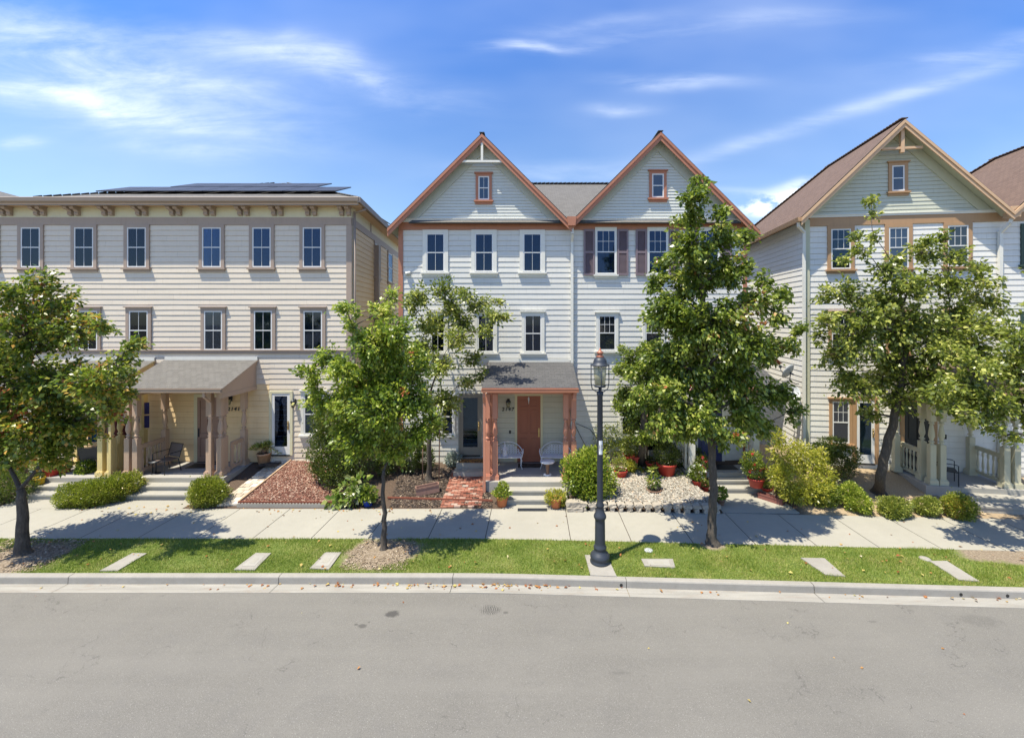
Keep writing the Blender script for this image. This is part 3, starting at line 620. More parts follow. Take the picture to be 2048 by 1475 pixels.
# brackets
br = None
for k in range(12):
    px = 687.5-68.3*k
    X = (px-CX)/53.7
    if br is None:
        m = M()
        for sx in (-.13, .13):
            m.prism([(-.012, 0), (-.10, .02), (-.13, .07), (-.11, .14), (-.17, .20), (-.27, .22), (-.30, .26), (-.30, .30), (-.012, .30)], sx-.075, sx+.075, 'x')
        m.box(-.23, .23, -.33, -.012, .301, .34); br = m.build('eave_bracket', 'mauve', r1, (X, 0, 9.72))
    else: copy_obj(br, r1, (X, 0, 9.72))
# roof
m = M(); ez = 10.30
def pyramid2():
    a, b, c, dd, ap = (-34, -.45, ez), (-20.6, -.45, ez), (-20.6, 11.3, ez), (-34, 11.3, ez), (-26.6, 5.2, ez+1.9)
    for q in ((a, b, ap), (b, c, ap), (c, dd, ap), (dd, a, ap)): m.slab(list(q), .04)
    m.box(-20.6, -18.3, -.45, 11.3, ez-.04, ez+.01)
def pyramid(xl, xr, skew):
    a = (xl, -.45, ez); b = (xr, -.45, ez); c = (xr-skew, 11.3, ez); dd = (xl, 11.3, ez); ap = ((xl+xr)/2, 5.2, ez+2.3)
    for q in ((a, b, ap), (b, c, ap), (c, dd, ap), (dd, a, ap)): m.slab(list(q), .04)
pyramid(-18.3, -6.42, 1.4); pyramid2(); m.build('roof', ['roof_grey', 'roof_edge'], r1)
for (a, b) in (((-6.42, -.45, ez), (-12.31, 5.2, ez+2.3)), ((-18.3, -.45, ez), (-12.31, 5.2, ez+2.3))):
    a, b = Vector(a), Vector(b); n = 34; m = M()
    for i in range(n-2): m.bar(a+(b-a)*(i/n)+Vector((0, 0, .01)), a+(b-a)*((i+.9)/n)+Vector((0, 0, .03)), .22, .03)
    m.build('hip_cap', 'roof_grey', r1)
m = M(); m.box(-30.3, -6.42, -.45, .0, 10.06, 10.09); m.add([(-6.42, -.45, 10.07), (XR, 0, 10.07), (XR-1.6, 13.5, 10.07), (-6.42-1.5, 13.5, 10.07)], [(0, 1, 2, 3)]); m.build('soffit', 'tan_light', r1)
m = M(); m.prism([(-.45, 10.10), (-.54, 10.15), (-.56, 10.28), (-.54, 10.30), (-.45, 10.30)], -30.3, -6.36, 'x')
m.box(-30.3, -6.4, -.448, -.40, 10.02, 10.12)
sg = lambda s, y, z: tuple(Vector((-6.42, -.45, 0))+d*s-nn*y+Vector((0, 0, z)))
m.xf = sg; m.box(-.08, 13, -.11, 0, 10.10, 10.30); m.xf = None; m.build('gutter', 'gutter', r1)
# solar panels on the three visible slopes
pm = plain('solar_cell', (.022, .022, .024), .42, 0, .2, 3, 0); MT['solar'] = pm; pn = None
def spanel(P, du, dv, w, h):
    m = M(); P = Vector(P); du = Vector(du).normalized(); dv = Vector(dv).normalized(); nrm = du.cross(dv); nrm = nrm if nrm.z > 0 else -nrm; P = P+nrm*.13
    A, B, Cc, D = P, P+du*w, P+du*w+dv*h, P+dv*h; m.add([A, B, Cc, D, A-nrm*.04, B-nrm*.04, Cc-nrm*.04, D-nrm*.04], [(0, 1, 2, 3), (7, 6, 5, 4), (0, 4, 5, 1), (1, 5, 6, 2), (2, 6, 7, 3), (3, 7, 4, 0)])
    m.build('solar_panel', 'solar', r1)
sl = 2.3/5.65
for j, (n, y0) in enumerate(((9, .55), (6, 2.15))):
    for i in range(n):
        xx = -12.31-n*.52+i*1.04; spanel((xx, y0, ez+(y0+.45)*sl), (1, 0, 0), (0, 1, sl), 1.0, 1.55)
for i in range(3):
    for j in range(1): spanel((-18.3+.9+1.75*j, 2.9+1.05*i, ez+(.9+1.75*j)*.394), (0, 1, 0), (1, 0, .394), 1.0, 1.7)
for i in range(3):
    for j in range(1): spanel((-6.6-.9-1.75*j, 3.2+1.05*i, ez+(1.0+1.75*j)*.38), (0, 1, 0), (-1, 0, .38), 1.0, 1.7)
m = M(); m.lathe([(.09, 0), (.09, .28)], 10, (-20.9, 1.2, 10.25)); m.lathe([(.19, 0), (.19, .22), (.12, .26)], 4, (-20.9, 1.2, 10.5)); m.build('roof_vent', 'iron', r1)
# porches
porch(H1, -14.1, -10.5, 1.6, (-13.85, -10.33, 1.90, 3.55, 4.33), [(-13.9, 1.42), (-13.62, 1.42), (-11.1, 1.42), (-10.74, 1.42), (-10.8, 1.16)], 'mauve_col', 'porch_floor',
      [(-13.6, 1.3, .3), (-10.7, .95, .35)], 'roof_grey', 'gutter', spout=-10.92, backcols=[(-13.62, .28), (-10.7, .28)], steps=(-13.6, -10.95, 3))
porch(H1, -17.2, -14.3, 1.6, (-17.4, -14.2, 1.9, 3.55, 4.30), [(-14.81, 1.42), (-14.48, 1.42), (-16.95, 1.42), (-16.6, 1.42)], 'yellow', 'porch_floor',
      [(-16.75, 1.25, .3), (-14.45, 1.2, .3)], 'roof_grey', 'gutter', spout=-14.3, backcols=[(-14.42, .28), (-16.8, .28), (-14.5, 1.1)], steps=(-16.6, -14.9, 3))
# ================================================================== middle building
H2 = House('townhouse', 'light grey clapboard townhouse with two steep salmon-trimmed gables behind the lamp post', 'house', 0, 16.2)
r2 = H2.root; xa, xb = -4.93, 8.0
m = M(); clap(m, xa, xb, 4.6, 9.21, .2, 1.1, 21); clap(m, xa, -1.62, .5, 4.6, .2, 1.1, 22); clap(m, -1.62, 1.45, 3.5, 4.6, .2, 1, 23); clap(m, 1.45, 5.3, .4, 4.6, .2, 1.1, 24); clap(m, 5.3, xb, .4, 4.6, .2, .8, 25)
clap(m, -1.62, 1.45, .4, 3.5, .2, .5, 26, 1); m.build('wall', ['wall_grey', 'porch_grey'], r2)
m = M(); m.box(xa, xb, .02, 9.5, -.2, 9.3); m.build('backing_wall', 'wall_grey', r2)
m = M(); m.box(xa, xb, -.05, .02, -.2, .48); m.build('foundation', 'step', r2)
AP = 12.70; g1, g2 = -1.88, 4.70; hw1, hw2 = 3.41, 3.62; vx = 1.42; OV = .38
for gx in (g1, g2):
    m = M(); lo = -4.95 if gx == g1 else vx; hi = vx if gx == g1 else 8.02
    clap(m, lambda z, gx=gx, lo=lo: max(lo, gx-(AP-.14-z)), lambda z, gx=gx, hi=hi: min(hi, gx+(AP-.14-z)), 9.62, AP-.2, .115, .45, 31); m.build('gable_wall', 'gable_sage', r2)
m = M(); L_ = math.sqrt(2)
for gx, xl_, xr_, ap_ in ((g1, -4.95, vx, AP-.12), (g2, vx, 8.02, AP-.06)):
    for sg_ in (-1, 1): dz = ap_-9.64; m.prism([(gx, ap_), (gx+sg_*dz, 9.64), (gx+sg_*(dz-.36*L_), 9.64), (gx, ap_-.36*L_)], -.05+.001*sg_, .0, 'y')
m.build('rake_frieze', 'sage_trim2', r2)
m = M(); m.box(xa-.12, xb+.02, -.045, .02, 9.205, 9.48); m.box(-5.06, -4.89, -.044, .05, .3, 9.2); m.box(7.9, 8.05, -.044, .05, .3, 9.2)
m.build('trim_board', 'salmon', r2)
m = M(); m.box(xa-.02, xb+.02, -.075, .02, 9.482, 9.60); m.box(xa-.03, xb+.03, -.10, .02, 9.60, 9.625); m.build('water_table', 'gable_sage' if 0 else 'trim_white', r2)
def gable(name_parent, gx, xl, xr, ap, slope, ov, back, rmat, fasc, soff, dep=.205, root=None, flip=False):
    m = M()
    for s, xe in ((-1, xl), (1, xr)):
        dz = abs(xe-gx)*slope
        P = [(xe, -ov, ap-dz), (xe, back, ap-dz), (gx, back, ap), (gx, -ov, ap)]
        m.slab(P if s < 0 else [P[1], P[0], P[3], P[2]], .045)
    o = m.build('roof', [rmat, 'roof_edge'], root); m = M()
    for s, xe in ((-1, xl), (1, xr)):
        dz = abs(xe-gx)*slope; t = .068
        m.prism([(gx, ap-t), (xe, ap-dz-t), (xe, ap-dz-t-.05), (gx, ap-t-.05)], -ov+.04, back, 'y')
    m.build('soffit', soff, o); m = M()
    for s, xe in ((-1, xl), (1, xr)):
        dz = abs(xe-gx)*slope; t = .05; L = math.hypot(1, slope)
        m.prism([(gx, ap-t), (xe, ap-dz-t), (xe, ap-dz-t-.085*L), (gx, ap-t-.085*L)], -ov-.035, -ov+.035, 'y')
        m.prism([(gx, ap-t-.085*L-.002), (xe, ap-dz-t-.087*L), (xe, ap-dz-t-dep*L), (gx, ap-t-dep*L)], -ov-.005, -ov+.034, 'y')
    m.build('rake_board', fasc, o); m = M()
    n = int(back/.16)
    for i in range(n): m.bar((gx, -ov-.02+i*.16, ap+.004), (gx, -ov+.16+i*.16, ap+.03), .18, .03)
    m.build('ridge_cap', 'roof_dark' if rmat != 'roof_brown' else 'roof_edge', o); return o
gable(None, g1, -5.36, vx, AP, 1.0, OV, 7.5, 'roof_dark', 'salmon', 'soffit_green', root=r2)
gable(None, g2, vx, 8.36, AP+.06, 1.0, OV, 7.5, 'roof_dark', 'salmon', 'soffit_green', root=r2)
m = M(); m.slab([(-4.6, -.3, 9.42), (7.7, -.3, 9.42), (6.2, 4.6, 12.36), (-3.0, 4.6, 12.36)], .05); m.slab([(7.7, 9.4, 9.5), (-4.6, 9.4, 9.5), (-3.0, 4.61, 12.36), (6.2, 4.61, 12.36)], .05); m.build('main_roof', ['roof_grey', 'roof_edge'], r2)
m = M(); [m.bar((x*.2, 4.6, 12.37), (x*.2+.19, 4.6, 12.395), .26, .03) for x in range(-15, 31)]; m.build('ridge_cap', 'roof_dark', r2)
m = M(); m.bar((-2.62, -OV+.06, 11.66), (-1.08, -OV+.06, 11.66), .09, .075); m.bar((g1, -OV+.06, 11.70), (g1, -OV+.06, 12.35), .085, .09, up=(0, 1, 0)); m.build('gable_brace', 'trim_white', r2)
m = M(); m.prism([(vx-.13, 9.27), (vx+.13, 9.27), (vx+.17, 9.6), (vx-.17, 9.6)], -OV-.1, -OV+.25, 'y'); m.build('rain_head', 'salmon', r2)
m = M(); m.bar((vx+.04, -OV+.1, 9.30), (vx+.04, -OV+.1, 9.0), .09, .10, up=(0, 1, 0)); m.bar((vx+.04, -OV+.1, 9.0), (vx+.04, -.09, 8.75), .09, .09); m.box(vx-.01, vx+.09, -.13, -.04, .4, 8.8)
for zz in (7.4, 5.8, 4.3): m.box(vx-.05, vx+.13, -.11, -.03, zz, zz+.04)
m.build('downspout', 'wall_grey' if 0 else 'trim_white', r2)
K = dict(casing='trim_white', cw=.135, blind='blind_dark', pane='pane', crown=False)
for l, r in ((853, 889.5), (950, 986.5), (1046.3, 1083)): fwin(H2, l, r, 467, 543.5, **K)
for l, r in ((862, 890), (955.5, 988.5), (1049, 1083)): fwin(H2, l, r, 629.5, 703.5, casing='trim_white', cw=.11, blind='blind_dark', crown=True)
fwin(H2, 957, 978.5, 353, 400, casing='salmon', cw=.10, blind=None, pane='glass_blue', sash='sash_white', crown=True)
fwin(H2, 1303.5, 1327, 348, 395.5, casing='salmon', cw=.10, blind=None, pane='glass_blue', cols=1, crown=True)
for l, r in ((1192, 1231), (1296, 1334), (1399, 1437)):
    fwin(H2, l, r, 460, 548, casing='trim_white', cw=.04, top=.10, blind='blind_blue', cols=3, grid_top=True, crown=False)
    x0, x1 = H2.x(l), H2.x(r); zt = HC-(460-HY)/53.09; zb = HC-(548-HY)/53.09
    for a, b in ((x0-.06-.41, x0-.06), (x1+.06, x1+.06+.41)):
        m = M(); w = .065
        m.box(a, a+w, -.075, -.02, zb-.05, zt+.02); m.box(b-w, b, -.075, -.02, zb-.05, zt+.02)
        for z in (zb-.05, (zb+zt)/2-.05, zt-.06): m.box(a+w, b-w, -.074, -.02, z, z+.08)
        z = zb+.05
        while z < zt-.08:
            if abs(z-(zb+zt)/2) > .06: m.add([(a+w, -.03, z+.035), (b-w, -.03, z+.035), (b-w, -.066, z), (a+w, -.066, z)], [(0, 1, 2, 3)]); m.add([(a+w, -.03, z-.005), (b-w, -.03, z-.005), (b-w, -.066, z), (a+w, -.066, z)], [(3, 2, 1, 0)])
            z += .042
        m.box(a+w, b-w, -.028, -.02, zb, zt); m.build('shutter', 'shutter', r2)
for l, r in ((1197, 1231), (1290, 1324), (1398, 1432)): fwin(H2, l, r, 630.5, 700.5, casing='trim_white', cw=.10, blind=None, pane='glass', cols=3, grid_top=True, crown=True)
fwin(H2, 884, 907, 797, 868, casing='trim_white', cw=.07, blind='blind_grey', pane='pane', cols=1)
fwin(H2, 1242, 1278, 797, 870, casing='trim_white', cw=.08, blind='blind_green', pane='pane', cols=1)
door(H2, (H2.x(921)+H2.x(961))/2, .72, H2.x(961)-H2.x(921), 2.28, 'grey_door', 'trim_white', cw=.07, glass=('pane_light', 'curtain', .62)) if 'grey_door' in MT else None
MT['grey_door'] = paint('grey_door', (.22, .21, .18)); MT['blue_door'] = paint('blue_door', (.04, .05, .14)); MT['trim_yellow'] = paint('trim_yellow', (.60, .55, .34))
door(H2, (H2.x(921)+H2.x(961))/2, .72, H2.x(961)-H2.x(921), 2.28, 'grey_door', 'grey_door', cw=.07, glass=('pane_light', 'curtain', .62))
door(H2, (H2.x(1290)+H2.x(1322))/2, .6, .66, 2.2, 'grey_door', 'trim_white', cw=.07, glass=('pane', None, 0))
door(H2, (H2.x(1034.4)+H2.x(1081))/2, .475, .878, 2.49, 'salmon_door', 'trim_yellow', cw=.09)
door(H2, 6.65, .475, .9, 2.44, 'blue_door', 'trim_white', cw=.1)
text(H2, '2147', H2.x(1015.5), HC-(821-HY)/53.09, .185); wall_lamp(H2, H2.x(1017), 2.55)
m = M(); m.box(-.9, -.83, -.05, 0, 1.55, 1.66); m.build('doorbell', 'black', r2)
m = M(); m.tube([(0, 0, 0), (0, 0, -.06), (0, 0, -.3)], [.004, .03, .004], 8); m.lathe([(.01, -.2), (.035, -.1), (.01, -.02)], 10); m.build('door_chime', 'white_iron', r2, (-.16, -.08, 2.95))
m = M(); m.lathe([(.07, 0), (.05, .12)], 12, (0, -.08, 0)); m.lathe([(.05, 0), (.04, .1)], 12, (.1, -.1, .03)); m.box(-.06, .1, -.05, 0, .02, .14); m.build('security_light', 'trim_white', r2, (H2.x(815), 0, 7.5))
porch(H2, -1.66, 1.46, 1.98, (-1.68, 1.49, 2.13, 3.60, 4.25), [(-1.53, 1.72), (-1.27, 1.72), (1.10, 1.72), (1.37, 1.72)], 'salmon_rail', 'porch_floor', [], 'roof_dark', 'salmon', spout=-1.60,
      backcols=[(-1.5, 1.2), (-1.5, .16), (1.33, .16)], steps=(-.86, 1.1, 3), side_panels=(False, True))
porch(H2, 5.35, 8.1, 1.1, (5.2, 8.35, 2.0, 3.6, 4.22), [(5.62, .95), (7.88, .95)], 'trim_white', 'porch_floor', [(5.45, .85, .05), (8.0, .85, .05)], 'roof_dark', 'salmon', backcols=[(5.45, .1)], steps=(6.1, 7.75, 3), cw=.2)
m = M(); m.box(xb-.001, xb+.0, 0, 9, 0, 0) if 0 else None
m2 = M(lambda s, y, z: (xb-y, s, z)); clap(m2, 0.02, 9.4, .3, 9.3, .2, .5, 77); m2.build('side_wall', 'wall_grey', r2)
# ================================================================== right building
TH = -R(7.8)
H3 = House('townhouse', 'white clapboard townhouse with tan trim, sage gable and brown shingle roof', 'house', 10.04, 15.83, TH)
r3 = H3.root; W3 = 22
O3 = .5; pa = H3.q(1817, 236, O3); pl = H3.q(1596, 442, O3); pr = H3.q(2020, 410, O3); print('gable3', pa, pl, pr)
sl3 = ((pa[1]-pl[1])/(pa[0]-pl[0])+(pa[1]-pr[1])/(pr[0]-pa[0]))/2; ap3 = pa[1]; gx3 = (pl[0]+pr[0])/2*.5+pa[0]*.5; hw3 = (pr[0]-pl[0])/2; print('slope', sl3, gx3, hw3)
m = M(); clap(m, 0, W3, 4.6, 9.26, .2, 1.0, 41); clap(m, 0, W3, .3, 4.6, .2, 1.0, 42); m.build('wall', 'wall_white', r3)
m = M(); m.box(.0, W3, .02, 9.6, -.2, 9.4); m.build('backing_wall', 'wall_white', r3)
m = M(lambda s, y, z: (y, s, z)); clap(m, 0.02, 9.6, .1, 9.5, .2, .6, 43, th=.016)
m = M(lambda s, y, z: (y, 9.6-s, z)); clap(m, 0, 9.58, .1, 9.5, .2, .6, 43); m.build('side_wall', 'wall_white', r3)
m = M(); m.box(.12, W3, -.045, .02, 9.25, 9.55); m.build('trim_board', 'tan', r3)
m = M(); m.box(-.045, .12, -.05, .12, .1, 9.5); m.build('corner_post', 'sage_trim', r3)
m = M(); m.box(-.02, W3, -.05, .02, -.2, .46); m.build('foundation', 'step', r3)
for k in range(2):
    m = M(); c = gx3+2*hw3*k
    clap(m, lambda z: max(0.0 if k == 0 else c-hw3, c-(ap3-.15-z)/sl3), lambda z: c+(ap3-.15-z)/sl3 if z > 9.8 else min(c+hw3, c+(ap3-.15-z)/sl3), 9.63, ap3-.25, .14, .5, 44); m.build('gable_wall', 'gable_green', r3)
L_ = math.hypot(1, sl3); m = M()
for sg_ in (-1, 1): ap_ = ap3-.13; dz = ap_-9.66; m.prism([(gx3, ap_), (gx3+sg_*dz/sl3, 9.66), (gx3+sg_*(dz-.3*L_)/sl3, 9.66), (gx3, ap_-.3*L_)], -.05+.001*sg_, .0, 'y')
m.build('rake_frieze', 'sage_trim', r3)
m = M(); m.box(0, W3, -.075, .02, 9.552, 9.62); m.box(0, W3, -.1, .02, 9.62, 9.645); m.build('water_table', 'trim_white', r3)
for k in range(2):
    c = gx3+2*hw3*k; xl, xr = c-hw3, c+hw3; rd = 4.2; eb = 10.4; el = ap3-hw3*sl3
    m = M()
    if k == 0: m.slab([(xl, eb, el), (xl, -O3, el), (c, -O3, ap3), (c, rd, ap3)], .05)
    else: m.slab([(xl, eb, el), (xl, -O3, el), (c, -O3, ap3), (c, rd, ap3)], .05)
    m.slab([(xr, -O3, el), (xr, eb, el), (c, rd, ap3), (c, -O3, ap3)], .05); m.slab([(xr, eb, el), (xl, eb, el), (c, rd, ap3)], .05)
    o = m.build('roof', ['roof_brown', 'roof_edge'], r3); m = M()
    for xe in (xl, xr): t = .062; m.prism([(c, ap3-t), (xe, el-t), (xe, el-t-.05), (c, ap3-t-.05)], -O3+.04, rd if xe == xr else rd, 'y')
    m.build('soffit', 'sage_trim', o); m = M()
    L = math.hypot(1, sl3)
    for xe in (xl, xr):
        m.prism([(c, ap3-.05), (xe, el-.05), (xe, el-.05-.08*L), (c, ap3-.05-.08*L)], -O3-.04, -O3+.03, 'y'); m.prism([(c, ap3-.05-.082*L), (xe, el-.05-.082*L), (xe, el-.05-.185*L), (c, ap3-.05-.185*L)], -O3-.01, -O3+.028, 'y')
    m.build('rake_board', 'tan_light', o); m = M()
    for i in range(31): m.bar((c, -O3-.02+i*.16, ap3+.004), (c, -O3+.16+i*.16, ap3+.03), .2, .03)
    m.build('ridge_cap', 'roof_brown', o); m = M(); A = Vector((c, rd, ap3)); B = Vector((xl, eb, el))
    for i in range(44): m.bar(A+(B-A)*(i/44)+Vector((0, 0, .03)), A+(B-A)*((i+.9)/44)+Vector((0, 0, .005)), .24, .03)
    m.build('hip_cap', 'roof_brown', o)
    if k == 0:
        m = M(); zc = H3.q(1817, 295.5, .38)[1]; hh = (ap3-zc)/sl3-.35
        m.bar((c-hh, -.36, zc), (c+hh, -.36, zc), .09, .08); m.bar((c, -.36, zc-.16), (c, -.36, ap3-.3), .11, .12, up=(0, 1, 0)); m.build('gable_brace', 'tan_light', r3)
        m = M(); m.prism([(xl-.14, el-.03), (xl, el-.03), (xl, el-.17), (xl-.11, el-.17)], -O3-.02, 10.4, 'y'); m.build('gutter', 'tan', r3)
        m = M(); m.bar((xl-.02, -.3, el-.16), (xl-.02, -.3, el-.32), .08, .08, up=(0, 1, 0)); m.bar((xl-.02, -.3, el-.3), (-.11, -.12, el-.5), .08, .08); m.box(-.15, -.06, -.14, -.06, .3, el-.45); m.build('downspout', 'trim_white', r3)
vx3 = gx3+hw3
m = M(); m.prism([(vx3-.1, 9.0+.3), (vx3+.2, 9.3), (vx3+.26, 9.66), (vx3-.05, 9.66)], -.5, -.2, 'y'); m.build('rain_head', 'tan_light', r3)
dx = H3.x(2000.5, .1); m = M(); m.bar((vx3+.05, -.4, 9.32), (vx3+.0, -.35, 9.12), .09, .09); m.bar((vx3, -.35, 9.12), (dx, -.12, 8.85), .09, .09); m.box(dx-.05, dx+.05, -.15, -.05, .4, 8.9); m.build('downspout', 'trim_white', r3)
K = dict(casing='tan', cw=.12, cols=3, grid_top=True, crown=False)
fwin(H3, 1662, 1699, 458, 537.5, blind='blind_grey', pane='pane_light', bfrac=.5, **K) if 0 else fwin(H3, 1661, 1700.5, 458, 537.5, blind='blind_grey', pane='pane_light', **K)
fwin(H3, 1776, 1816, 455, 535, blind=None, pane='glass_blue', **K); fwin(H3, 1893.5, 1935, 451, 532, blind=None, pane='glass', **K)
K['crown'] = True; K['cw'] = .10
for l, r, t, b in ((1662, 1700, 629, 705), (1777, 1816, 628, 706), (1894, 1935, 627, 707)): fwin(H3, l, r, t, b, blind=None, pane='glass', **K)
fwin(H3, 1782.5, 1807.5, 331.5, 382, casing='tan', cw=.11, cols=1, blind=None, pane='glass_blue')
fwin(H3, 1663.5, 1697.5, 802, 886, blind=None, pane='glass', **K)
MT['dark_green'] = paint('dark_green', (.03, .06, .045)); fwin(H3, 2043, 2078, 450, 528, casing='dark_green', cw=.05, blind='blind_green', pane='pane', cols=2, crown=False, sash='dark_green')
fwin(H3, 2043, 2078, 625, 707, casing='dark_green', cw=.05, blind='blind_green', pane='pane', cols=2, crown=False, sash='dark_green')
xd0, zt = H3.q(1712, 808); xd1, zb = H3.q(1748, 927)
door(H3, (xd0+xd1)/2, zb, xd1-xd0, 2.3, 'sash_white', 'tan', cw=.13, glass=('pane_light', 'curtain', 1.0))
xe = H3.x(1836); door(H3, xe, .475, .92, 2.44, 'blue_door' if 0 else 'black', 'tan', cw=.13)
fy3 = 1.55; X3 = lambda px, o: H3.x(px, o)
porch(H3, X3(1852, 1.55), X3(2046, 1.4), fy3, (X3(1845, 1.5), X3(2050, 1.4), 1.95, 3.58, 4.28), [(X3(1863, 1.35), 1.35), (X3(1883, 1.35), 1.35), (X3(2010, 1.35), 1.35), (X3(2031, 1.35), 1.35), (X3(1844, .95), .95)], 'sage_col', 'porch_floor',
      [(X3(1824, .6), .95, .1), (X3(1975, .7), 1.2, .25)], 'roof_brown', 'tan', backcols=[(X3(1941, .2), .2), (X3(1792, .2), .2)], steps=(X3(1925, 1.6), X3(2060, 1.6), 3), spout=None)
m = M(); x = X3(1951, .05); m.box(X3(1886, 0), X3(1886, 0)+.08, -.05, 0, 1.62, 1.78); m.build('mail_slot', 'black', r3)
# ================================================================== vegetation
def unit(a): return a/np.maximum(np.linalg.norm(a, axis=-1, keepdims=True), 1e-6)
def leaves(name, P, D, size, mat, parent, r, droop=.25, wide=.62, fold=.35, up=.8):
    n = len(P); D = unit(D+r.normal(0, .45, (n, 3))-np.array([0, 0, droop])); nrm = unit(r.normal(0, 1, (n, 3))*.75+np.array([0, -.1, up])); sd = unit(np.cross(D, nrm)); nr = unit(np.cross(sd, D))
    s = (size*(.6+.7*r.random(n)))[:, None]; w = s*wide*.5
    a = P; c = P+D*s; mid = P+D*s*.42
    b = mid+sd*w+nr*w*fold; d = mid-sd*w+nr*w*fold
    V = np.stack([a, b, c, d], 1).reshape(-1, 3); F_ = np.arange(4*n).reshape(-1, 4)
    me = bpy.data.meshes.new(name); fill(me, V, F_); me.materials.append(MT[mat] if isinstance(mat, str) else mat)
    o = bpy.data.objects.new(name, me); C.objects.link(o); o.parent = parent; return o
def grow(base, path, clusters, seed, r0=.1, twigs=1.0, squash=.85, inner=.35):
    """skeleton: trunk path, limbs to every cluster, twigs inside. returns tubes, twig tips"""
    rng = np.random.default_rng(seed); nodes = []; tubes = []
    pts = [np.array(base, float)]+[np.array(p, float) for p in path]
    # smooth the trunk
    fine = []
    for i in range(len(pts)-1):
        for k in range(4): t = k/4; fine.append(pts[i]*(1-t)+pts[i+1]*t+rng.normal(0, .012, 3)*(1 if i+k else 0))
    fine.append(pts[-1]); L = len(fine)
    rad = [r0*(1.0-.42*i/(L-1)) for i in range(L)]
    ztr = fine[0][2]
    fl = [rad[i]*(1+.75*math.exp(-(fine[i][2]-ztr)/.12)) for i in range(L)]
    first = [fine[0]-np.array([0, 0, .08])]+fine[:1]+[fine[0]+(fine[1]-fine[0])*t for t in (.25, .6)]+fine[1:]
    tubes.append((first, [fl[0]*1.15, fl[0], (fl[0]*.55+fl[1]*.45), fl[1]*1.03]+fl[1:], 12))
    for i in range(L//2, L): nodes.append((fine[i], rad[i]))
    top = fine[-1]; tips = []
    for (c, r) in sorted(clusters, key=lambda q: np.linalg.norm(np.array(q[0])-top)):
        c = np.array(c, float); best = None
        for (p, rr) in nodes:
            d = np.linalg.norm(c-p); dz = c[2]-p[2]; cost = d*(1.0 if dz > .25*d else 1.45)-rr*6
            if best is None or cost < best[0]: best = (cost, p, rr)
        _, p, rr = best; d = np.linalg.norm(c-p); rs = min(rr*.72, .02+.016*d+.012); rs = max(rs, .014); e = np.array([0, 0, 1.0])
        m1 = p+(c-p)*.35+e*.10*d+rng.normal(0, .05*d, 3); m2 = p+(c-p)*.7+e*.10*d+rng.normal(0, .04*d, 3); path_ = []
        for k in range(7):
            t = k/6; path_.append(p*(1-t)**3+3*m1*t*(1-t)**2+3*m2*t*t*(1-t)+c*t**3)
        rd = [rs*(1-.62*k/6) for k in range(7)]; tubes.append((path_, rd, 6 if rs > .02 else 5))
        for k in range(1, 7): nodes.append((path_[k], rd[k]))
        nt = max(6, int(twigs*42*(r/.75)**2))
        v = unit(rng.normal(0, 1, (nt, 3)))*(inner+(1-inner)*rng.random((nt, 1))**.6)*r*(.75+.5*rng.random((nt, 1)))
        v[:, 2] *= squash; tp = c+v
        for q in tp:
            st = path_[int(rng.integers(3, 7))]; md = (st+q)/2+rng.normal(0, .06*r, 3)+np.array([0, 0, .08*r])
            tips.append((st, md, q))
    return tubes, tips
LEAFG = [(0, (.022, .052, .008)), (.3, (.045, .095, .010)), (.55, (.085, .15, .014)), (.8, (.16, .215, .025)), (1, (.27, .29, .05))]
MT['leaf_pear'] = leaf_mat('leaf_pear', [(0, (0.032, 0.055, 0.010)), (.35, (0.085, 0.132, 0.017)), (.62, (0.183, 0.238, 0.034)), (.86, (0.366, 0.403, 0.073)), (.95, (0.561, 0.525, 0.171)), (.99, (0.488, 0.159, 0.073))], .34)
MT['leaf_autumn'] = leaf_mat('leaf_autumn', [(0, (0.037, 0.067, 0.011)), (.35, (0.091, 0.146, 0.020)), (.58, (0.195, 0.250, 0.034)), (.76, (0.415, 0.390, 0.061)), (.87, (0.610, 0.342, 0.073)), (.95, (0.488, 0.110, 0.049)), (1, (0.244, 0.049, 0.024))], .36)
MT['leaf_bright'] = leaf_mat('leaf_bright', [(0, (0.043, 0.079, 0.011)), (.3, (0.116, 0.183, 0.020)), (.6, (0.256, 0.329, 0.039)), (.85, (0.488, 0.512, 0.085)), (1, (0.671, 0.610, 0.220))], .38)
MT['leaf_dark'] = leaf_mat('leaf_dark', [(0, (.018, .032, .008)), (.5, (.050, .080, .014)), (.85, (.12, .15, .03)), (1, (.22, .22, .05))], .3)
MT['leaf_yellow'] = leaf_mat('leaf_yellow', [(0, (.10, .13, .015)), (.4, (.30, .31, .035)), (.75, (.52, .48, .07)), (1, (.66, .58, .18))], .4)
MT['leaf_hedge'] = leaf_mat('leaf_hedge', [(0, (.06, .09, .012)), (.4, (.16, .20, .022)), (.75, (.32, .34, .05)), (.93, (.47, .40, .09)), (1, (.42, .2, .06))], .35)
MT['leaf_olive'] = leaf_mat('leaf_olive', [(0, (0.044, 0.063, 0.015)), (.35, (0.122, 0.159, 0.029)), (.65, (0.268, 0.305, 0.055)), (.88, (0.488, 0.488, 0.110)), (1, (0.671, 0.610, 0.268))], .34)
bk = Mat('bark'); v = bk.world((1, 1, .25)); a = bk.noise(v, 26, 5, .7, .4); b = bk.noise(v, 5, 4)
bk.col(bk.mix(bk.math('MULTIPLY', b, .6), bk.ramp(a, [(.3, (.028, .022, .018)), (.55, (.085, .070, .056)), (.75, (.19, .16, .13))]), (.07, .058, .046))); bk.rough(.9); bk.bump(a, .9, .02); MT['bark'] = bk.m
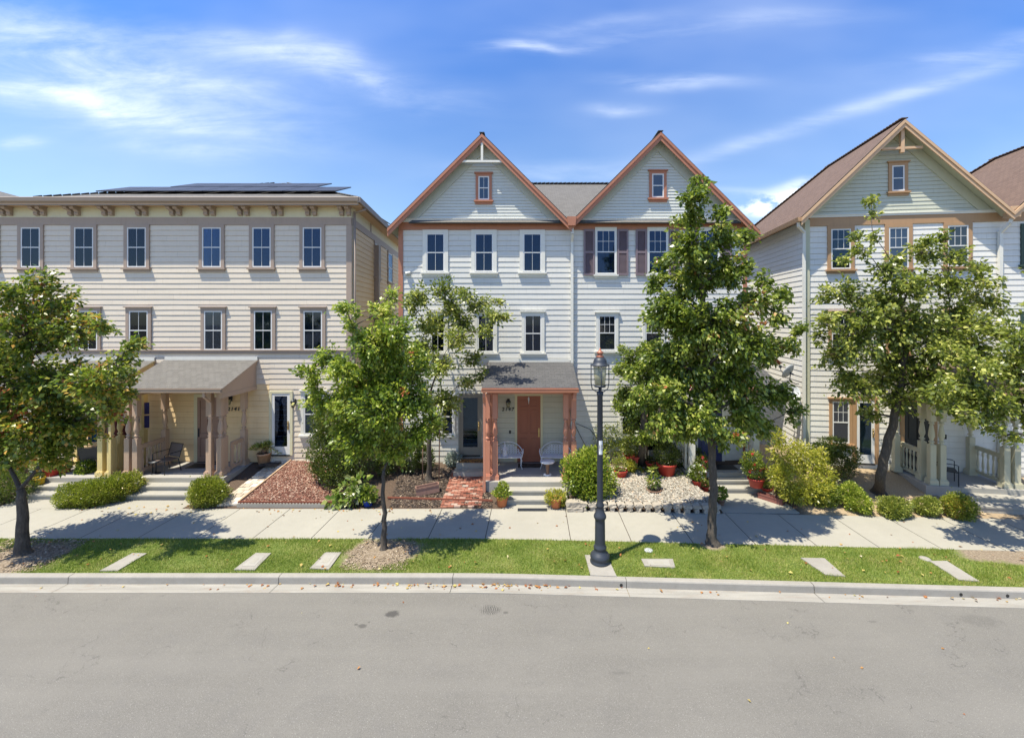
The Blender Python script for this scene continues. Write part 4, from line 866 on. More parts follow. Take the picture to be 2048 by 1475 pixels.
def tree(name, label, group, base, path, clusters, seed, r0, nleaf, lsize, mat, twigs=1.0, squash=.85, inner=.35, droop=.25, spread=.07, extra=None):
    root = thing(name, label, 'tree', tuple(base), 0, group); b = np.array(base)
    tubes, tips = grow(base, path, clusters, seed, r0, twigs, squash, inner); rng = np.random.default_rng(seed+1)
    m = M()
    for p, r, n in tubes: m.tube([Vector(q-b) for q in p], r, n)
    for st, md, q in tips: m.tube([Vector(st-b), Vector(md-b), Vector(q-b)], [.009, .006, .002], 3, cap=False)
    m.build('trunk', 'bark', root)
    T = np.array([[s, m_, q] for s, m_, q in tips]); nt = len(T); idx = rng.integers(0, nt, nleaf); t = (.25+.75*rng.random(nleaf)**.6)[:, None]
    A = T[idx]; P = A[:, 0]*(1-t)**2+2*A[:, 1]*t*(1-t)+A[:, 2]*t*t; D = unit(A[:, 2]-A[:, 1]); P = P+rng.normal(0, spread, (nleaf, 3))-b
    leaves('crown', P, D, lsize, mat, root, rng, droop); 
    if extra:
        k = rng.integers(0, nt, extra[1]); Q = np.repeat(T[k, 2]-b, 9, 0)+rng.normal(0, .035, (extra[1]*9, 3)); leaves('red_shoots', Q, rng.normal(0, 1, Q.shape), lsize*.9, extra[0], root, rng)['kind'] = 'stuff'
    return root
MT['leaf_red'] = leaf_mat('leaf_red', [(0, (.30, .05, .02)), (.5, (.42, .09, .05)), (1, (.50, .2, .15))], .4)
def CL(Y, L, seed=0, dz=.55, k=1.0):
    rr = random.Random(seed); s = F/Y; out = []
    for px, py, r in L:
        y = Y+rr.uniform(-1, 1)*dz*max(.45, 1-r/160); p = AT(px, py, y); out.append((p, r/s*k*1.04))
    return out
# --- street trees
Y = TA[1]; P3 = lambda px, py, y: AT(px, py, y)
tree('maple_tree', 'street tree with red and orange autumn tints on the lawn strip before the cream block', 'street trees on the lawn strip', TA, [P3(44, 1050, Y), P3(46, 1000, Y), P3(40, 978, Y)],
     CL(Y, [(30, 585, 42), (110, 600, 50), (-40, 640, 70), (50, 670, 75), (150, 665, 50), (205, 650, 24), (10, 760, 85), (110, 770, 80), (190, 760, 52), (243, 720, 30), (262, 745, 20), (60, 850, 80), (150, 850, 60), (-50, 850, 80), (215, 810, 40), (110, 905, 45), (-80, 730, 90), (0, 900, 60), (240, 780, 34), (-100, 620, 60), (255, 690, 22), (85, 555, 24)], 1, .9), 11, .13, 30000, .112, 'leaf_autumn', 1.2, extra=('leaf_red', 30))
Y = TB[1]
tree('maple_tree', 'slim young street tree in a bare earth patch, between the two buildings', 'street trees on the lawn strip', TB, [P3(769, 1040, Y), P3(766, 985, Y), P3(768, 940, Y)],
     CL(Y, [(775, 592, 22), (768, 630, 34), (785, 670, 40), (735, 690, 42), (800, 715, 52), (740, 755, 62), (665, 712, 32), (618, 742, 18), (630, 765, 22), (640, 800, 34), (690, 795, 58), (765, 815, 72), (835, 800, 46), (845, 865, 38), (720, 875, 56), (790, 890, 48), (690, 850, 34), (845, 735, 30), (800, 770, 60), (700, 640, 20), (690, 612, 14), (690, 740, 36), (870, 835, 22), (760, 700, 45)], 2, .8), 12, .068, 26000, .100, 'leaf_bright', 1.2, extra=('leaf_red', 16))
tC = GS(858, 958)
tree('plum_tree', 'thin open tree with long stray branches, tied to stakes in the dark garden bed', None, tC, [P3(858, 900, 14.8), P3(860, 840, 14.8), P3(862, 780, 14.8)],
     CL(14.8, [(845, 590, 26), (885, 580, 26), (925, 588, 20), (900, 620, 28), (955, 612, 24), (985, 632, 18), (1008, 632, 9), (860, 650, 32), (918, 672, 30), (880, 730, 34), (945, 715, 22), (890, 800, 32), (925, 645, 26), (822, 612, 22), (875, 850, 28), (975, 660, 16), (965, 750, 14), (1000, 605, 7), (930, 760, 18), (840, 690, 30)], 3, .8, 1.15), 13, .09, 10500, .11, 'leaf_olive', 1.2, inner=.1, spread=.08)
Y = TD[1]
tree('pear_tree', 'tallest street tree, narrow glossy crown reaching above the eaves right of the lamp', 'street trees on the lawn strip', TD, [P3(1425, 1030, Y), P3(1428, 975, Y), P3(1424, 925, Y), P3(1420, 860, Y), P3(1415, 760, Y), P3(1408, 650, Y), P3(1400, 540, Y)],
     CL(Y, [(1396, 362, 20), (1388, 395, 30), (1380, 440, 28), (1378, 490, 46), (1445, 425, 14), (1442, 470, 34), (1325, 520, 22), (1310, 560, 26), (1390, 560, 62), (1470, 540, 42), (1340, 625, 56), (1430, 650, 80), (1515, 600, 30), (1555, 630, 22), (1572, 590, 14), (1315, 715, 46), (1370, 745, 68), (1460, 755, 76), (1540, 700, 42), (1320, 790, 40), (1400, 835, 52), (1490, 830, 46), (1555, 790, 40), (1595, 825, 20), (1262, 750, 22), (1500, 690, 48), (1590, 690, 22), (1600, 660, 14), (1365, 680, 50), (1270, 800, 24), (1530, 560, 18), (1320, 850, 30), (1350, 600, 30), (1480, 480, 26), (1365, 858, 30), (1455, 875, 28), (1520, 855, 28), (1345, 810, 34)], 4, .95), 14, .115, 42000, .118, 'leaf_pear', 1.3, droop=.45, extra=('leaf_red', 13))
tE = GS(1283, 925)
tree('pear_tree', 'small leafy tree with a pale mottled trunk growing in the white gravel bed', None, tE, [P3(1284, 890, 14.9), P3(1286, 850, 14.9), P3(1288, 800, 14.9)],
     CL(14.9, [(1262, 735, 32), (1300, 750, 40), (1250, 785, 24), (1295, 810, 40), (1335, 830, 26), (1272, 848, 24), (1300, 700, 30), (1262, 700, 20), (1315, 860, 18), (1260, 820, 22), (1330, 760, 30), (1245, 740, 18), (1238, 815, 18), (1290, 875, 22), (1345, 860, 22), (1320, 790, 30)], 5, .5), 15, .13, 14500, .10, 'leaf_pear', 1.3)
tF = GS(1757, 985)
tree('pear_tree', 'gnarled leaning tree with a thick dark trunk in the sandy bed of the white house', None, tF, [P3(1762, 950, 13.5), P3(1774, 890, 13.5), P3(1788, 835, 13.45), P3(1800, 775, 13.4), P3(1810, 700, 13.3), P3(1800, 620, 13.3)],
     CL(13.3, [(1741, 400, 7), (1744, 432, 10), (1747, 468, 16), (1715, 472, 9), (1728, 500, 20), (1790, 520, 22), (1765, 545, 26), (1880, 470, 16), (1862, 505, 26), (1905, 510, 28), (1820, 570, 44), (1890, 560, 40), (1955, 535, 24), (1978, 560, 20), (1690, 585, 34), (1755, 610, 48), (1660, 640, 26), (1835, 650, 58), (1915, 630, 48), (1715, 690, 46), (1985, 600, 26), (1790, 720, 50), (1665, 715, 30), (1715, 780, 38), (1880, 705, 44), (1645, 590, 18), (1740, 830, 22), (1690, 760, 28), (1975, 650, 24), (1850, 480, 12), (1640, 670, 16), (1685, 520, 12), (2010, 625, 14), (1780, 660, 50), (1720, 640, 40), (1900, 660, 50), (1850, 760, 50), (1940, 700, 44), (1760, 760, 40), (1800, 800, 34), (1880, 790, 36), (1830, 500, 20), (1775, 600, 34), (1950, 590, 30)], 6, .8, 1.15), 16, .14, 24000, .128, 'leaf_olive', 1.15, inner=.15)
Y = 11.1; bG = G(2128, 1098)
tree('maple_tree', 'street tree at the far right, only its low bright crown and branches in view', 'street trees on the lawn strip', bG, [P3(2128, 1040, Y), P3(2125, 960, Y), P3(2120, 900, Y)],
     CL(Y, [(1920, 770, 36), (1958, 730, 40), (2025, 735, 52), (1985, 800, 50), (2050, 820, 54), (1895, 810, 26), (2100, 700, 75), (2150, 800, 85), (2040, 690, 30), (2160, 620, 80), (1985, 845, 22), (1935, 830, 24), (2200, 720, 80), (2150, 530, 60), (1880, 765, 18), (2010, 870, 20), (2230, 640, 70), (1905, 705, 32), (1945, 775, 46), (1870, 790, 22), (2000, 660, 34)], 7, .9), 17, .13, 22000, .115, 'leaf_olive', 1.2)
# stakes of the two tied trees
for (px, py, X) in ((845, 960, 0), (878, 962, 0)):
    b = GS(px, py); m = M(); m.tube([(0, 0, -.1), (.02, 0, 1.9)], .022, 6); tag(m.build('tree_stake', 'wood', None, b), 'thin wooden stake on the %s side of the open tree in the dark bed' % ('left' if px < 860 else 'right'), 'stake', 'stakes beside the open tree')
b = GS(1294, 924); m = M(); m.tube([(0, 0, -.1), (0, 0, 2.2)], .03, 7); tag(m.build('tree_stake', 'wood', None, b), 'wooden stake against the pale trunk in the gravel bed', 'stake')
# --- shrubs
def shrub(name, label, base, lobes, n, size, mat, seed, cat='shrub', group=None, stems=5, wide=.6, droop=0., up=.6, shell=.55, lift=0., parent=None, trunk='bark', flowers=None):
    """lobes: (dx,dy,dz,rx,ry,rz) relative to base; leaves fill an uneven shell"""
    rng = np.random.default_rng(seed); root = parent or thing(name, label, cat, tuple(base), 0, group)
    w = np.array([l[3]*l[4]+l[4]*l[5]+l[3]*l[5] for l in lobes]); w = w/w.sum(); k = rng.choice(len(lobes), n, p=w); Lb = np.array(lobes)[k]
    u = unit(rng.normal(0, 1, (n, 3))); ph = rng.random(6)*6.28
    bumps = 1+.10*np.sin(5*u[:, 0]+ph[0]+k)+.10*np.sin(6*u[:, 1]+ph[1]+2*k)+.08*np.sin(7*u[:, 2]+ph[2])+.16*rng.normal(0, .5, n)
    rr = (shell+(1-shell)*rng.random(n)**.5)*bumps; sh = rng.random(n) < .035; cell = np.floor(u*3.3+ph[3]).sum(1) % 3 == 0; rr = np.where(sh & cell, rr*(1.1+.3*rng.random(n)), rr); P = Lb[:, :3]+u*Lb[:, 3:]*rr[:, None]; ok = P[:, 2] > .02
    o = leaves('foliage', P[ok]+np.array([0, 0, lift]), u[ok]+np.array([0, 0, .35]), size, mat, root, rng, droop, wide, .3, up)
    if stems:
        m = M()
        for i in range(stems*max(1, len(lobes)//2)):
            l = lobes[i % len(lobes)]; q = unit(rng.normal(0, 1, 3))*.75; e = np.array(l[:3])+q*np.array(l[3:]); s = np.array([l[0]*.4+rng.normal(0, .03), l[1]*.4+rng.normal(0, .03), -.03+lift]); e[2] += lift
            m.tube([Vector(s), Vector((s+e)/2+rng.normal(0, .03, 3)), Vector(e)], [.012, .008, .003], 5)
        m.build('stem', trunk, root)
    if flowers:
        fm_, fn, fs = flowers; L0 = np.array(lobes)[rng.integers(0, len(lobes), fn)]; u = unit(rng.normal(0, 1, (fn, 3))+np.array([0, -.5, .6])); c = L0[:, :3]+u*L0[:, 3:]*1.02; c[:, 2] += lift
        Q = np.repeat(c, 10, 0)+rng.normal(0, fs*.45, (fn*10, 3)); leaves('flowers', Q, rng.normal(0, 1, Q.shape), fs, fm_, root, rng, 0, .9, .2, .3)['kind'] = 'stuff'
    return root
MT['petal_red'] = leaf_mat('petal_red', [(0, (.50, .01, .03)), (.6, (.65, .03, .08)), (1, (.75, .12, .18))], .3); MT['petal_white'] = leaf_mat('petal_white', [(0, (.6, .6, .55)), (1, (.8, .8, .75))], .3)
MT['petal_orange'] = leaf_mat('petal_orange', [(0, (.55, .20, .02)), (1, (.75, .40, .08))], .3)
def SH(px, py, *a, **k): return shrub(a[0], a[1], GS(px, py), *a[2:], **k)
SH(190, 1015, 'box_hedge', 'long clipped hedge left of the steps of the porch numbered 2141', [(-.85, .1, .30, .42, .35, .38), (-.45, .15, .36, .5, .42, .42), (-.05, .3, .38, .48, .42, .42), (.25, .5, .42, .42, .42, .40), (.42, .75, .46, .32, .35, .36)], 26000, .045, 'leaf_hedge', 101, shell=.6, group=None, cat='hedge')
SH(410, 1012, 'box_shrub', 'round clipped bush right of the steps of the porch numbered 2141', [(0, .1, .36, .54, .46, .42), (-.1, .2, .45, .42, .4, .36)], 13000, .045, 'leaf_hedge', 102, shell=.6, cat='bush')
SH(672, 968, 'viburnum_shrub', 'tall dark shrub spilling over the red bark bed', [(-.25, .3, 2.1, .75, .6, .65), (.3, .4, 2.5, .7, .6, .6), (-.2, .0, 1.0, .75, .6, .6), (.4, .2, 1.3, .7, .6, .6), (.1, -.2, .55, .65, .5, .5), (.8, .1, .8, .5, .5, .5), (-.5, .3, 1.4, .55, .45, .5), (-.45, .1, .6, .4, .4, .4)], 24000, .062, 'leaf_dark', 103)
SH(690, 940, 'flowering_shrub', 'mid green shrub with bronze tips under the window beside the red bark bed', [(-.45, -.1, 1.95, .5, .45, .45), (-.1, .1, 2.4, .42, .42, .4), (.2, 0, 1.8, .4, .4, .4), (-.65, .1, 1.4, .32, .35, .3)], 8500, .058, 'leaf_autumn', 104)
SH(1180, 1003, 'citrus_shrub', 'bright glossy citrus bush between the porch steps and the lamp post', [(-.1, .1, .95, .72, .5, .62), (.25, .15, .65, .62, .5, .5), (-.35, 0, .75, .5, .45, .45), (.1, .2, 1.35, .45, .4, .35), (-.6, .1, 1.15, .3, .3, .25), (.0, -.05, .4, .6, .4, .35)], 8500, .09, 'leaf_bright', 105, shell=.2)
SH(1595, 1005, 'golden_shrub', 'large yellow green shrub beside the steps right of the tall street tree', [(0, .2, .7, .7, .5, .5), (-.3, .4, 1.35, .32, .35, .5), (.5, .4, 1.2, .42, .4, .5), (.45, -.1, .45, .65, .4, .4), (-.5, .1, .8, .36, .35, .35), (-.3, .5, 1.9, .18, .22, .28), (.95, .2, .8, .35, .35, .35), (.2, .3, 1.5, .3, .3, .45), (1.0, .4, 1.35, .2, .2, .3), (-.1, -.1, .3, .5, .35, .25)], 9000, .10, 'leaf_yellow', 106, wide=.36, shell=.15, droop=.5)
SH(1672, 960, 'dark_shrub', 'dark green rounded shrub under the ground floor window of the white house', [(0, .1, .5, .65, .5, .48), (.4, .2, .75, .5, .45, .42), (-.3, .2, .85, .45, .4, .4), (.1, .3, 1.15, .35, .35, .25)], 8000, .06, 'leaf_dark', 107)
SH(1652, 1012, 'low_shrub', 'low green shrub at the foot of the big yellow green shrub', [(0, .1, .3, .45, .35, .34), (.35, .2, .34, .35, .3, .3)], 5200, .06, 'leaf_pear', 108)
SH(1722, 1025, 'small_shrub', 'small round shrub with bright green top by the sidewalk', [(0, .1, .28, .36, .33, .30), (-.1, .25, .55, .24, .25, .26)], 7500, .05, 'leaf_bright', 109)
SH(1795, 1034, 'box_shrub', 'round clipped bush at the kerb of the sandy bed, left of two others', [(0, .1, .27, .40, .34, .28), (-.18, .0, .22, .26, .28, .22)], 7000, .052, 'leaf_olive', 110, shell=.6, cat='bush')
SH(1860, 1033, 'box_shrub', 'clipped bush in the middle of the row in front of the sage porch columns', [(0, .15, .24, .28, .30, .25), (.15, .1, .34, .18, .2, .16)], 4600, .052, 'leaf_olive', 111, shell=.6, cat='bush')
SH(1925, 1038, 'box_shrub', 'clipped bush at the right end of its row, next to the sage porch steps', [(0, .1, .32, .37, .36, .34), (-.15, .1, .45, .24, .25, .18)], 7000, .052, 'leaf_hedge', 112, shell=.6, cat='bush')
SH(12, 1005, 'garden_shrub', 'green shrub at the left edge behind the autumn tinted tree', [(0, .2, .4, .5, .5, .45), (-.6, .3, .5, .6, .5, .5)], 5500, .06, 'leaf_dark', 113)
SH(30, 950, 'flowering_bush', 'leafy bush with pink and red blooms left of the yellow porch', [(0, 0, .6, .4, .4, .5), (-.5, 0, .6, .5, .4, .6)], 3800, .06, 'leaf_dark', 114, flowers=('petal_red', 14, .05))
SH(1232, 925, 'leafy_bush', 'mixed green bush against the wall behind the red pots', [(-.4, .3, .9, .55, .4, .6), (.25, .35, 1.0, .5, .4, .6), (0, .2, .5, .7, .4, .35)], 9000, .06, 'leaf_olive', 115, shell=.3)
SH(1330, 960, 'ground_plants', 'low scattered plants among stones in the shaded side of the gravel bed', [(0, .4, .05, .6, .4, .16), (.7, .1, .05, .4, .3, .14), (-.4, .9, .05, .3, .3, .2), (.9, .8, .05, .4, .4, .2)], 1500, .06, 'leaf_dark', 116, stems=0)
SH(1285, 945, 'succulent_clump', 'low orange and yellow succulents round the foot of the mottled tree trunk', [(-.2, 0, .06, .25, .15, .12), (.25, 0, .05, .3, .15, .1)], 900, .05, 'leaf_autumn', 117, stems=0)
SH(1262, 945, 'yellow_plant', 'yellow leaved plant left of the mottled trunk', [(0, 0, .25, .16, .16, .2)], 500, .08, 'leaf_yellow', 118, stems=3)
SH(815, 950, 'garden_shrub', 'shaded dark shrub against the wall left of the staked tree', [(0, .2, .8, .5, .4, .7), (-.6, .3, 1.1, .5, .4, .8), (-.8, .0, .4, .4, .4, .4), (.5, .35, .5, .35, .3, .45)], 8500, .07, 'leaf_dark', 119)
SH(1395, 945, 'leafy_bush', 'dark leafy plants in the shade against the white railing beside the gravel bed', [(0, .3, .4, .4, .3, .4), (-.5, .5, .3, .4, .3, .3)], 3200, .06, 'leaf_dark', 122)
SH(905, 935, 'grey_plant', 'silvery grey leaved plant beside the brick path', [(0, .2, .25, .3, .25, .22)], 900, .08, leaf_mat('leaf_silver', [(0, (.12, .16, .14)), (1, (.4, .45, .42))], .2), 120)
# broad leaved drooping plants at the corner of the red bark bed
mat_v = leaf_mat('leaf_broad', [(0, (.06, .12, .02)), (.4, (.13, .2, .03)), (.7, (.35, .36, .10)), (.9, (.55, .55, .38)), (1, (.30, .20, .05))], .35)
SH(700, 1012, 'vine_plant', 'wilting broad leaved plant with pale and yellow leaves leaning onto the sidewalk', [(-.25, .1, .35, .3, .25, .35), (.15, .15, .65, .35, .25, .35), (-.45, -.05, .15, .25, .2, .2), (.05, 0, .2, .15, .15, .25)], 260, .19, mat_v, 121, shell=.2, droop=1.0, wide=.75, stems=8)
# ================================================================== pots
def pot(name, label, base, r, h, mat, plant=None, cat='potted plant', group=None, seed=1, square=False, flare=.75, sides=22):
    root = thing(name, label, cat, tuple(base), 0, group); m = M(); rb = r*flare
    if square: m.lathe([(rb*.8, 0), (r*.85, h), (r*.95, h), (r*.95, h+.03), (r*.8, h+.03), (r*.78, h-.05)], 4)
    else: m.lathe([(rb*.9, 0), (rb, .01), (r*.95, h*.82), (r*1.04, h*.83), (r*1.06, h*.99), (r*1.0, h), (r*.92, h*.985), (r*.88, h*.85)], sides)
    m.build('pot', mat, root); m = M(); m.lathe([(r*.86, h*.84), (r*.86, h*.88)], 16); m.build('soil', 'soil', root)
    if plant: lobes, n, sz, lm_, kw = plant; shrub('', '', base, [(a, b, c+h, d, e, f) for a, b, c, d, e, f in lobes], n, sz, lm_, seed, parent=root, stems=kw.pop('stems', 3), **kw)
    return root
tp = lambda px, py: G(px, py)
pot('potted_plant', 'terracotta pot of green and yellow succulents left of the steps numbered 2147', tp(1004, 1011), .19, .33, 'terracotta', ([(0, 0, .06, .28, .24, .16), (.02, .05, .25, .16, .16, .14)], 1300, .06, 'leaf_bright', {}), seed=131)
pot('potted_plant', 'terracotta pot of trailing yellow succulents right of the steps numbered 2147', tp(1112, 1014), .18, .31, 'terracotta', ([(0, 0, .06, .30, .24, .16), (.15, .0, -.1, .14, .14, .18), (-.2, 0, -.05, .12, .12, .15)], 1300, .075, 'leaf_yellow', {'wide': .35}), seed=132)
pot('potted_palm', 'small palm like plant in a pale clay pot by the glazed white door', GS(528, 926), .24, .40, 'pale_pot', None, seed=133)
palm = [o for o in bpy.data.objects if o.name == 'potted_palm'][0]; rg = np.random.default_rng(5); Pp, Dp = [], []
m = M()
for i in range(16):
    a = i*2.4; el = .35+.9*((i*.37) % 1); d0 = np.array([math.cos(a)*math.cos(el), math.sin(a)*math.cos(el), math.sin(el)]); pts = []
    for k in range(9):
        t = k/8; q = np.array([0, 0, .58])+d0*t*.55-np.array([0, 0, .38*t*t]); pts.append(Vector(q))
        if k > 1:
            for s in (-1, 1):
                for _ in range(3): Pp.append(q); Dp.append(np.cross(d0, [0, 0, 1])*s+d0*.6)
    m.tube(pts, [.007]*8+[.003], 4)
m.lathe([(.08, .38), (.09, .48), (.05, .6)], 10); m.build('stem', 'wood', palm); leaves('fronds', np.array(Pp), np.array(Dp), .16, 'leaf_olive', palm, rg, .2, .2, .2)
pot('potted_plant', 'red oval pot of sparse herbs beside a tipped red pot', GS(1241, 955), .24, .28, 'red_pot', ([(0, 0, .2, .26, .2, .24)], 900, .05, 'leaf_olive', {}), seed=134)
t_ = pot('tipped_pot', 'red pot lying tipped on its side in the gravel', GS(1216, 956), .2, .3, 'red_pot', None, 'pot', seed=135); t_.rotation_euler = (R(20), R(-48), 0)
pot('potted_plant', 'tall square bright red pot against the mottled tree trunk', GS(1262, 935), .26, .42, 'red_pot', ([(0, 0, .35, .32, .28, .38)], 1600, .06, 'leaf_olive', {}), seed=136, square=True)
pot('potted_plant', 'big round red pot of dark foliage in the shade right of the mottled trunk', GS(1333, 950), .33, .44, 'red_pot', ([(0, 0, .35, .42, .36, .40), (-.1, 0, .75, .26, .26, .3)], 4200, .05, 'leaf_dark', {}), seed=137)
pot('potted_plant', 'low ribbed brown bowl with a young leafy plant in the gravel', GS(1308, 988), .24, .18, 'wood', ([(0, 0, .28, .2, .18, .2), (0, 0, .55, .12, .12, .14)], 190, .15, 'leaf_pear', {'droop': .8, 'shell': .2, 'wide': .35}), seed=138, flare=.8, sides=14)
pot('potted_plant', 'dark red pot half hidden behind the stake of the mottled tree', GS(1300, 938), .16, .26, 'red_pot', ([(0, 0, .1, .12, .12, .1)], 200, .05, 'leaf_dark', {}), seed=139)
pot('potted_plant', 'pot of white flowers by the white porch column', GS(1394, 974), .15, .24, 'red_pot', ([(0, 0, .25, .28, .22, .26)], 1500, .06, 'leaf_pear', {'flowers': ('petal_white', 9, .05)}), seed=140)
pot('potted_plant', 'small red pot of wispy plants in front of the pot with white flowers', GS(1409, 982), .15, .19, 'red_pot', ([(0, 0, .08, .15, .14, .12)], 320, .06, 'leaf_olive', {}), seed=141)
pot('potted_plant', 'tall pot of red geraniums beside the trunk of the tall street tree', GS(1404, 955), .16, .45, 'red_pot', ([(0, 0, .22, .22, .2, .25)], 1000, .06, 'leaf_dark', {'flowers': ('petal_red', 6, .05)}), seed=142)
pot('potted_plant', 'small brown pot of light green leaves at the foot of the white porch steps', tp(1441, 1009), .13, .20, 'wood', ([(0, 0, .15, .17, .16, .2)], 800, .07, 'leaf_bright', {}), seed=143)
pot('potted_plant', 'large red bowl with pink flowering plants on the right of the white steps', G(1512, 973, .32), .25, .30, 'red_pot', ([(0, 0, .25, .35, .3, .25), (-.1, 0, .55, .32, .28, .3)], 2600, .06, 'leaf_pear', {'flowers': ('petal_red', 9, .055)}), seed=144)
pot('potted_plant', 'low red dish of greenery on the right side of the lower white steps', G(1534, 981, .18), .19, .12, 'red_pot', ([(0, 0, .05, .15, .14, .1)], 420, .05, 'leaf_bright', {}), seed=145)
pot('potted_plant', 'red tub with trailing leaves on the shaded steps of the yellow porch', G(104, 950, .475), .22, .24, 'red_pot', ([(0, 0, .1, .25, .2, .14)], 500, .07, 'leaf_dark', {}), seed=146, flare=.85, sides=10)
pot('potted_plant', 'yellow tub on the shaded steps of the yellow porch', G(76, 968, .32), .18, .22, 'yellow_pot', ([(0, 0, .05, .15, .15, .1)], 200, .05, 'leaf_dark', {}), seed=147, flare=.85, sides=10)
pot('potted_plant', 'grey tub behind the yellow tub on the steps', G(78, 952, .475), .2, .24, 'grey_pot', ([(0, 0, .15, .2, .2, .2)], 600, .06, 'leaf_olive', {}), seed=148)
pot('potted_plant', 'dark pot of yellow green leaves in front of the yellow porch columns', G(172, 962, .17), .17, .22, 'black', ([(0, 0, .25, .26, .2, .26)], 1000, .09, 'leaf_bright', {}), seed=149)
pot('potted_plant', 'bright blue glazed pot in the shade at the corner of the dark bed', GS(736, 1010), .17, .2, 'blue_pot', ([(0, 0, .15, .25, .2, .2)], 260, .13, 'leaf_pear', {'droop': .7, 'wide': .7}), seed=150)
pot('potted_plant', 'black pot with straggling stems next to the blue pot', GS(706, 1012), .16, .26, 'black', ([(0, 0, .15, .2, .2, .2)], 120, .12, mat_v, {'wide': .7}), seed=151)
pot('potted_plant', 'clay bowl of flowers on the yellow porch floor by its rail', G(128, 944, .475), .2, .16, 'terracotta', ([(0, 0, .1, .25, .2, .14)], 500, .06, 'leaf_olive', {'flowers': ('petal_orange', 6, .05)}), seed=152)
# ================================================================== garden surfaces
redm = island_mat('red_bark', [(0, (.05, .016, .010)), (.35, (.12, .04, .026)), (.65, (.20, .085, .055)), (.85, (.30, .18, .13)), (1, (.48, .38, .30))])
redb = Mat('bark_base'); redb.col((.10, .04, .027)); redb.rough(.95)
qa = [GS(483, 1006), GS(692, 1008), GS(655, 926), GS(583, 924)]
structure(quadpatch('bark_bed', qa, redb.m, .05, .02)); chips('bark_chips', qa, 9500, .028, .35, redm, .06, 5, 'red bark chips covering the bed before the cream block')
qb = [GS(779, 1014), GS(985, 1014), GS(968, 935), GS(800, 935)]
darkm = island_mat('dark_mulch', [(0, (.015, .012, .01)), (.6, (.06, .04, .03)), (.9, (.15, .11, .08)), (1, (.35, .28, .2))])
chips('dark_mulch', qb, 6500, .028, .35, darkm, .01, 6, 'dark bark mulch in the shaded bed round the staked tree')
qg = [GS(1185, 1003), GS(1437, 1003), GS(1392, 915), GS(1215, 915)]
qg = [(1.7, 13.38, .2), (5.55, 13.1, .2), (5.35, 15.6, .42), (1.9, 15.9, .45)]
grav = island_mat('gravel_stone', [(0, (.08, .07, .055)), (.3, (.20, .18, .15)), (.7, (.33, .305, .26)), (.92, (.50, .47, .41)), (1, (.40, .25, .14))])
gb = Mat('gravel_base'); gb.col(gb.ramp(gb.noise(gb.world(), 40, 5, .7), [(.35, (.12, .105, .085)), (.65, (.42, .39, .33))])); gb.rough(.95); gb.bump(gb.noise(gb.world(), 40, 4), .8, .02)
structure(quadpatch('gravel_bed', qg, gb.m, .01, .012)); chips('gravel', qg, 11000, .030, .6, grav, .015, 7, 'pale gravel filling the bed behind the low block wall')
qs = [GS(1560, 1020), (13.6, 12.9, .02), (13.4, 15.0, .35), GS(1640, 940)]
chips('sandy_chips', qs, 4500, .025, .4, island_mat('straw_chip', [(0, (.12, .08, .05)), (.5, (.36, .26, .15)), (1, (.6, .5, .34))]), .0, 8, 'straw coloured chips in the sandy bed of the white house')
# paver path to the glazed door, brick path to the dark glass door
pavm = island_mat('paver', [(0, (.36, .29, .22)), (.5, (.50, .43, .34)), (1, (.58, .53, .45))], .9)
def paving(name, q, nu, nv, th, mat, jit=.01, label=None, skip=0.0, seed=2, lift=.03, stag=True):
    rr = random.Random(seed); m = M(); a, b, c, d = [Vector(p) for p in q]
    P = lambda s, t: (a*(1-s)+b*s)*(1-t)+(d*(1-s)+c*s)*t
    for j in range(nv):
        o = .5/nu if (stag and j % 2) else 0
        for i in range(-1, nu+1):
            s0, s1 = max(0, (i+.04)/nu+o), min(1, (i+.96)/nu+o)
            if s1-s0 < .03 or rr.random() < skip: continue
            t0, t1 = (j+.05)/nv, (j+.95)/nv; h = th*(.8+.5*rr.random()); z = Vector((0, 0, lift+rr.uniform(-jit, jit)))
            pts = [P(s0, t0), P(s1, t0), P(s1, t1), P(s0, t1)]; m.add([p+z for p in pts]+[p+z+Vector((0, 0, rr.uniform(-jit, jit)*.4-h)) for p in pts], [(0, 1, 2, 3), (0, 4, 5, 1), (1, 5, 6, 2), (2, 6, 7, 3), (3, 7, 4, 0)])
    return structure(m.build(name, mat))
qp = [GS(432, 1012), GS(476, 1010), GS(582, 922), GS(546, 922)]; paving('paver_path', qp, 3, 14, .05, pavm, .006, lift=.04)
qw = [GS(575, 925), GS(655, 925), GS(655, 912), GS(585, 912)]; structure(quadpatch('white_gravel', qw, 'white_plastic', .03, .01))
brk = island_mat('old_brick', [(0, (.13, .045, .03)), (.5, (.26, .09, .055)), (.85, (.34, .18, .13)), (1, (.36, .3, .25))], .9)
paving('brick_path', [GS(880, 1015), GS(962, 1015), GS(972, 940), GS(905, 940)], 6, 26, .05, brk, .014, lift=.035, skip=.05)
m = M(); a = GS(903, 934); m.box(-1.02+-1.75, -1.62, 15.5, 16.1, .2, .66); m.box(-2.8, -1.66, 15.1, 15.5, .1, .48); structure(m.build('garden_step', 'step'))
structure(quadpatch('walkway', [GS(1440, 1016), (6.4+.0, 12.95, .01), (7.9, 14.06, .01), (6.05, 14.15, .01)], 'concrete', .006)) if 0 else None
m = M(); m.add([(5.75, 13.3+off(5.8)-.02, .002), (8.15, 13.3+off(8.1)-.02, .002), (7.85, 14.35, .16), (6.0, 14.35, .16)], [(0, 1, 2, 3)]); 
m = M(); m.box(5.77, 8.08, 13.02, 14.6, -.1, -.002); structure(m.build('walkway', 'concrete'))
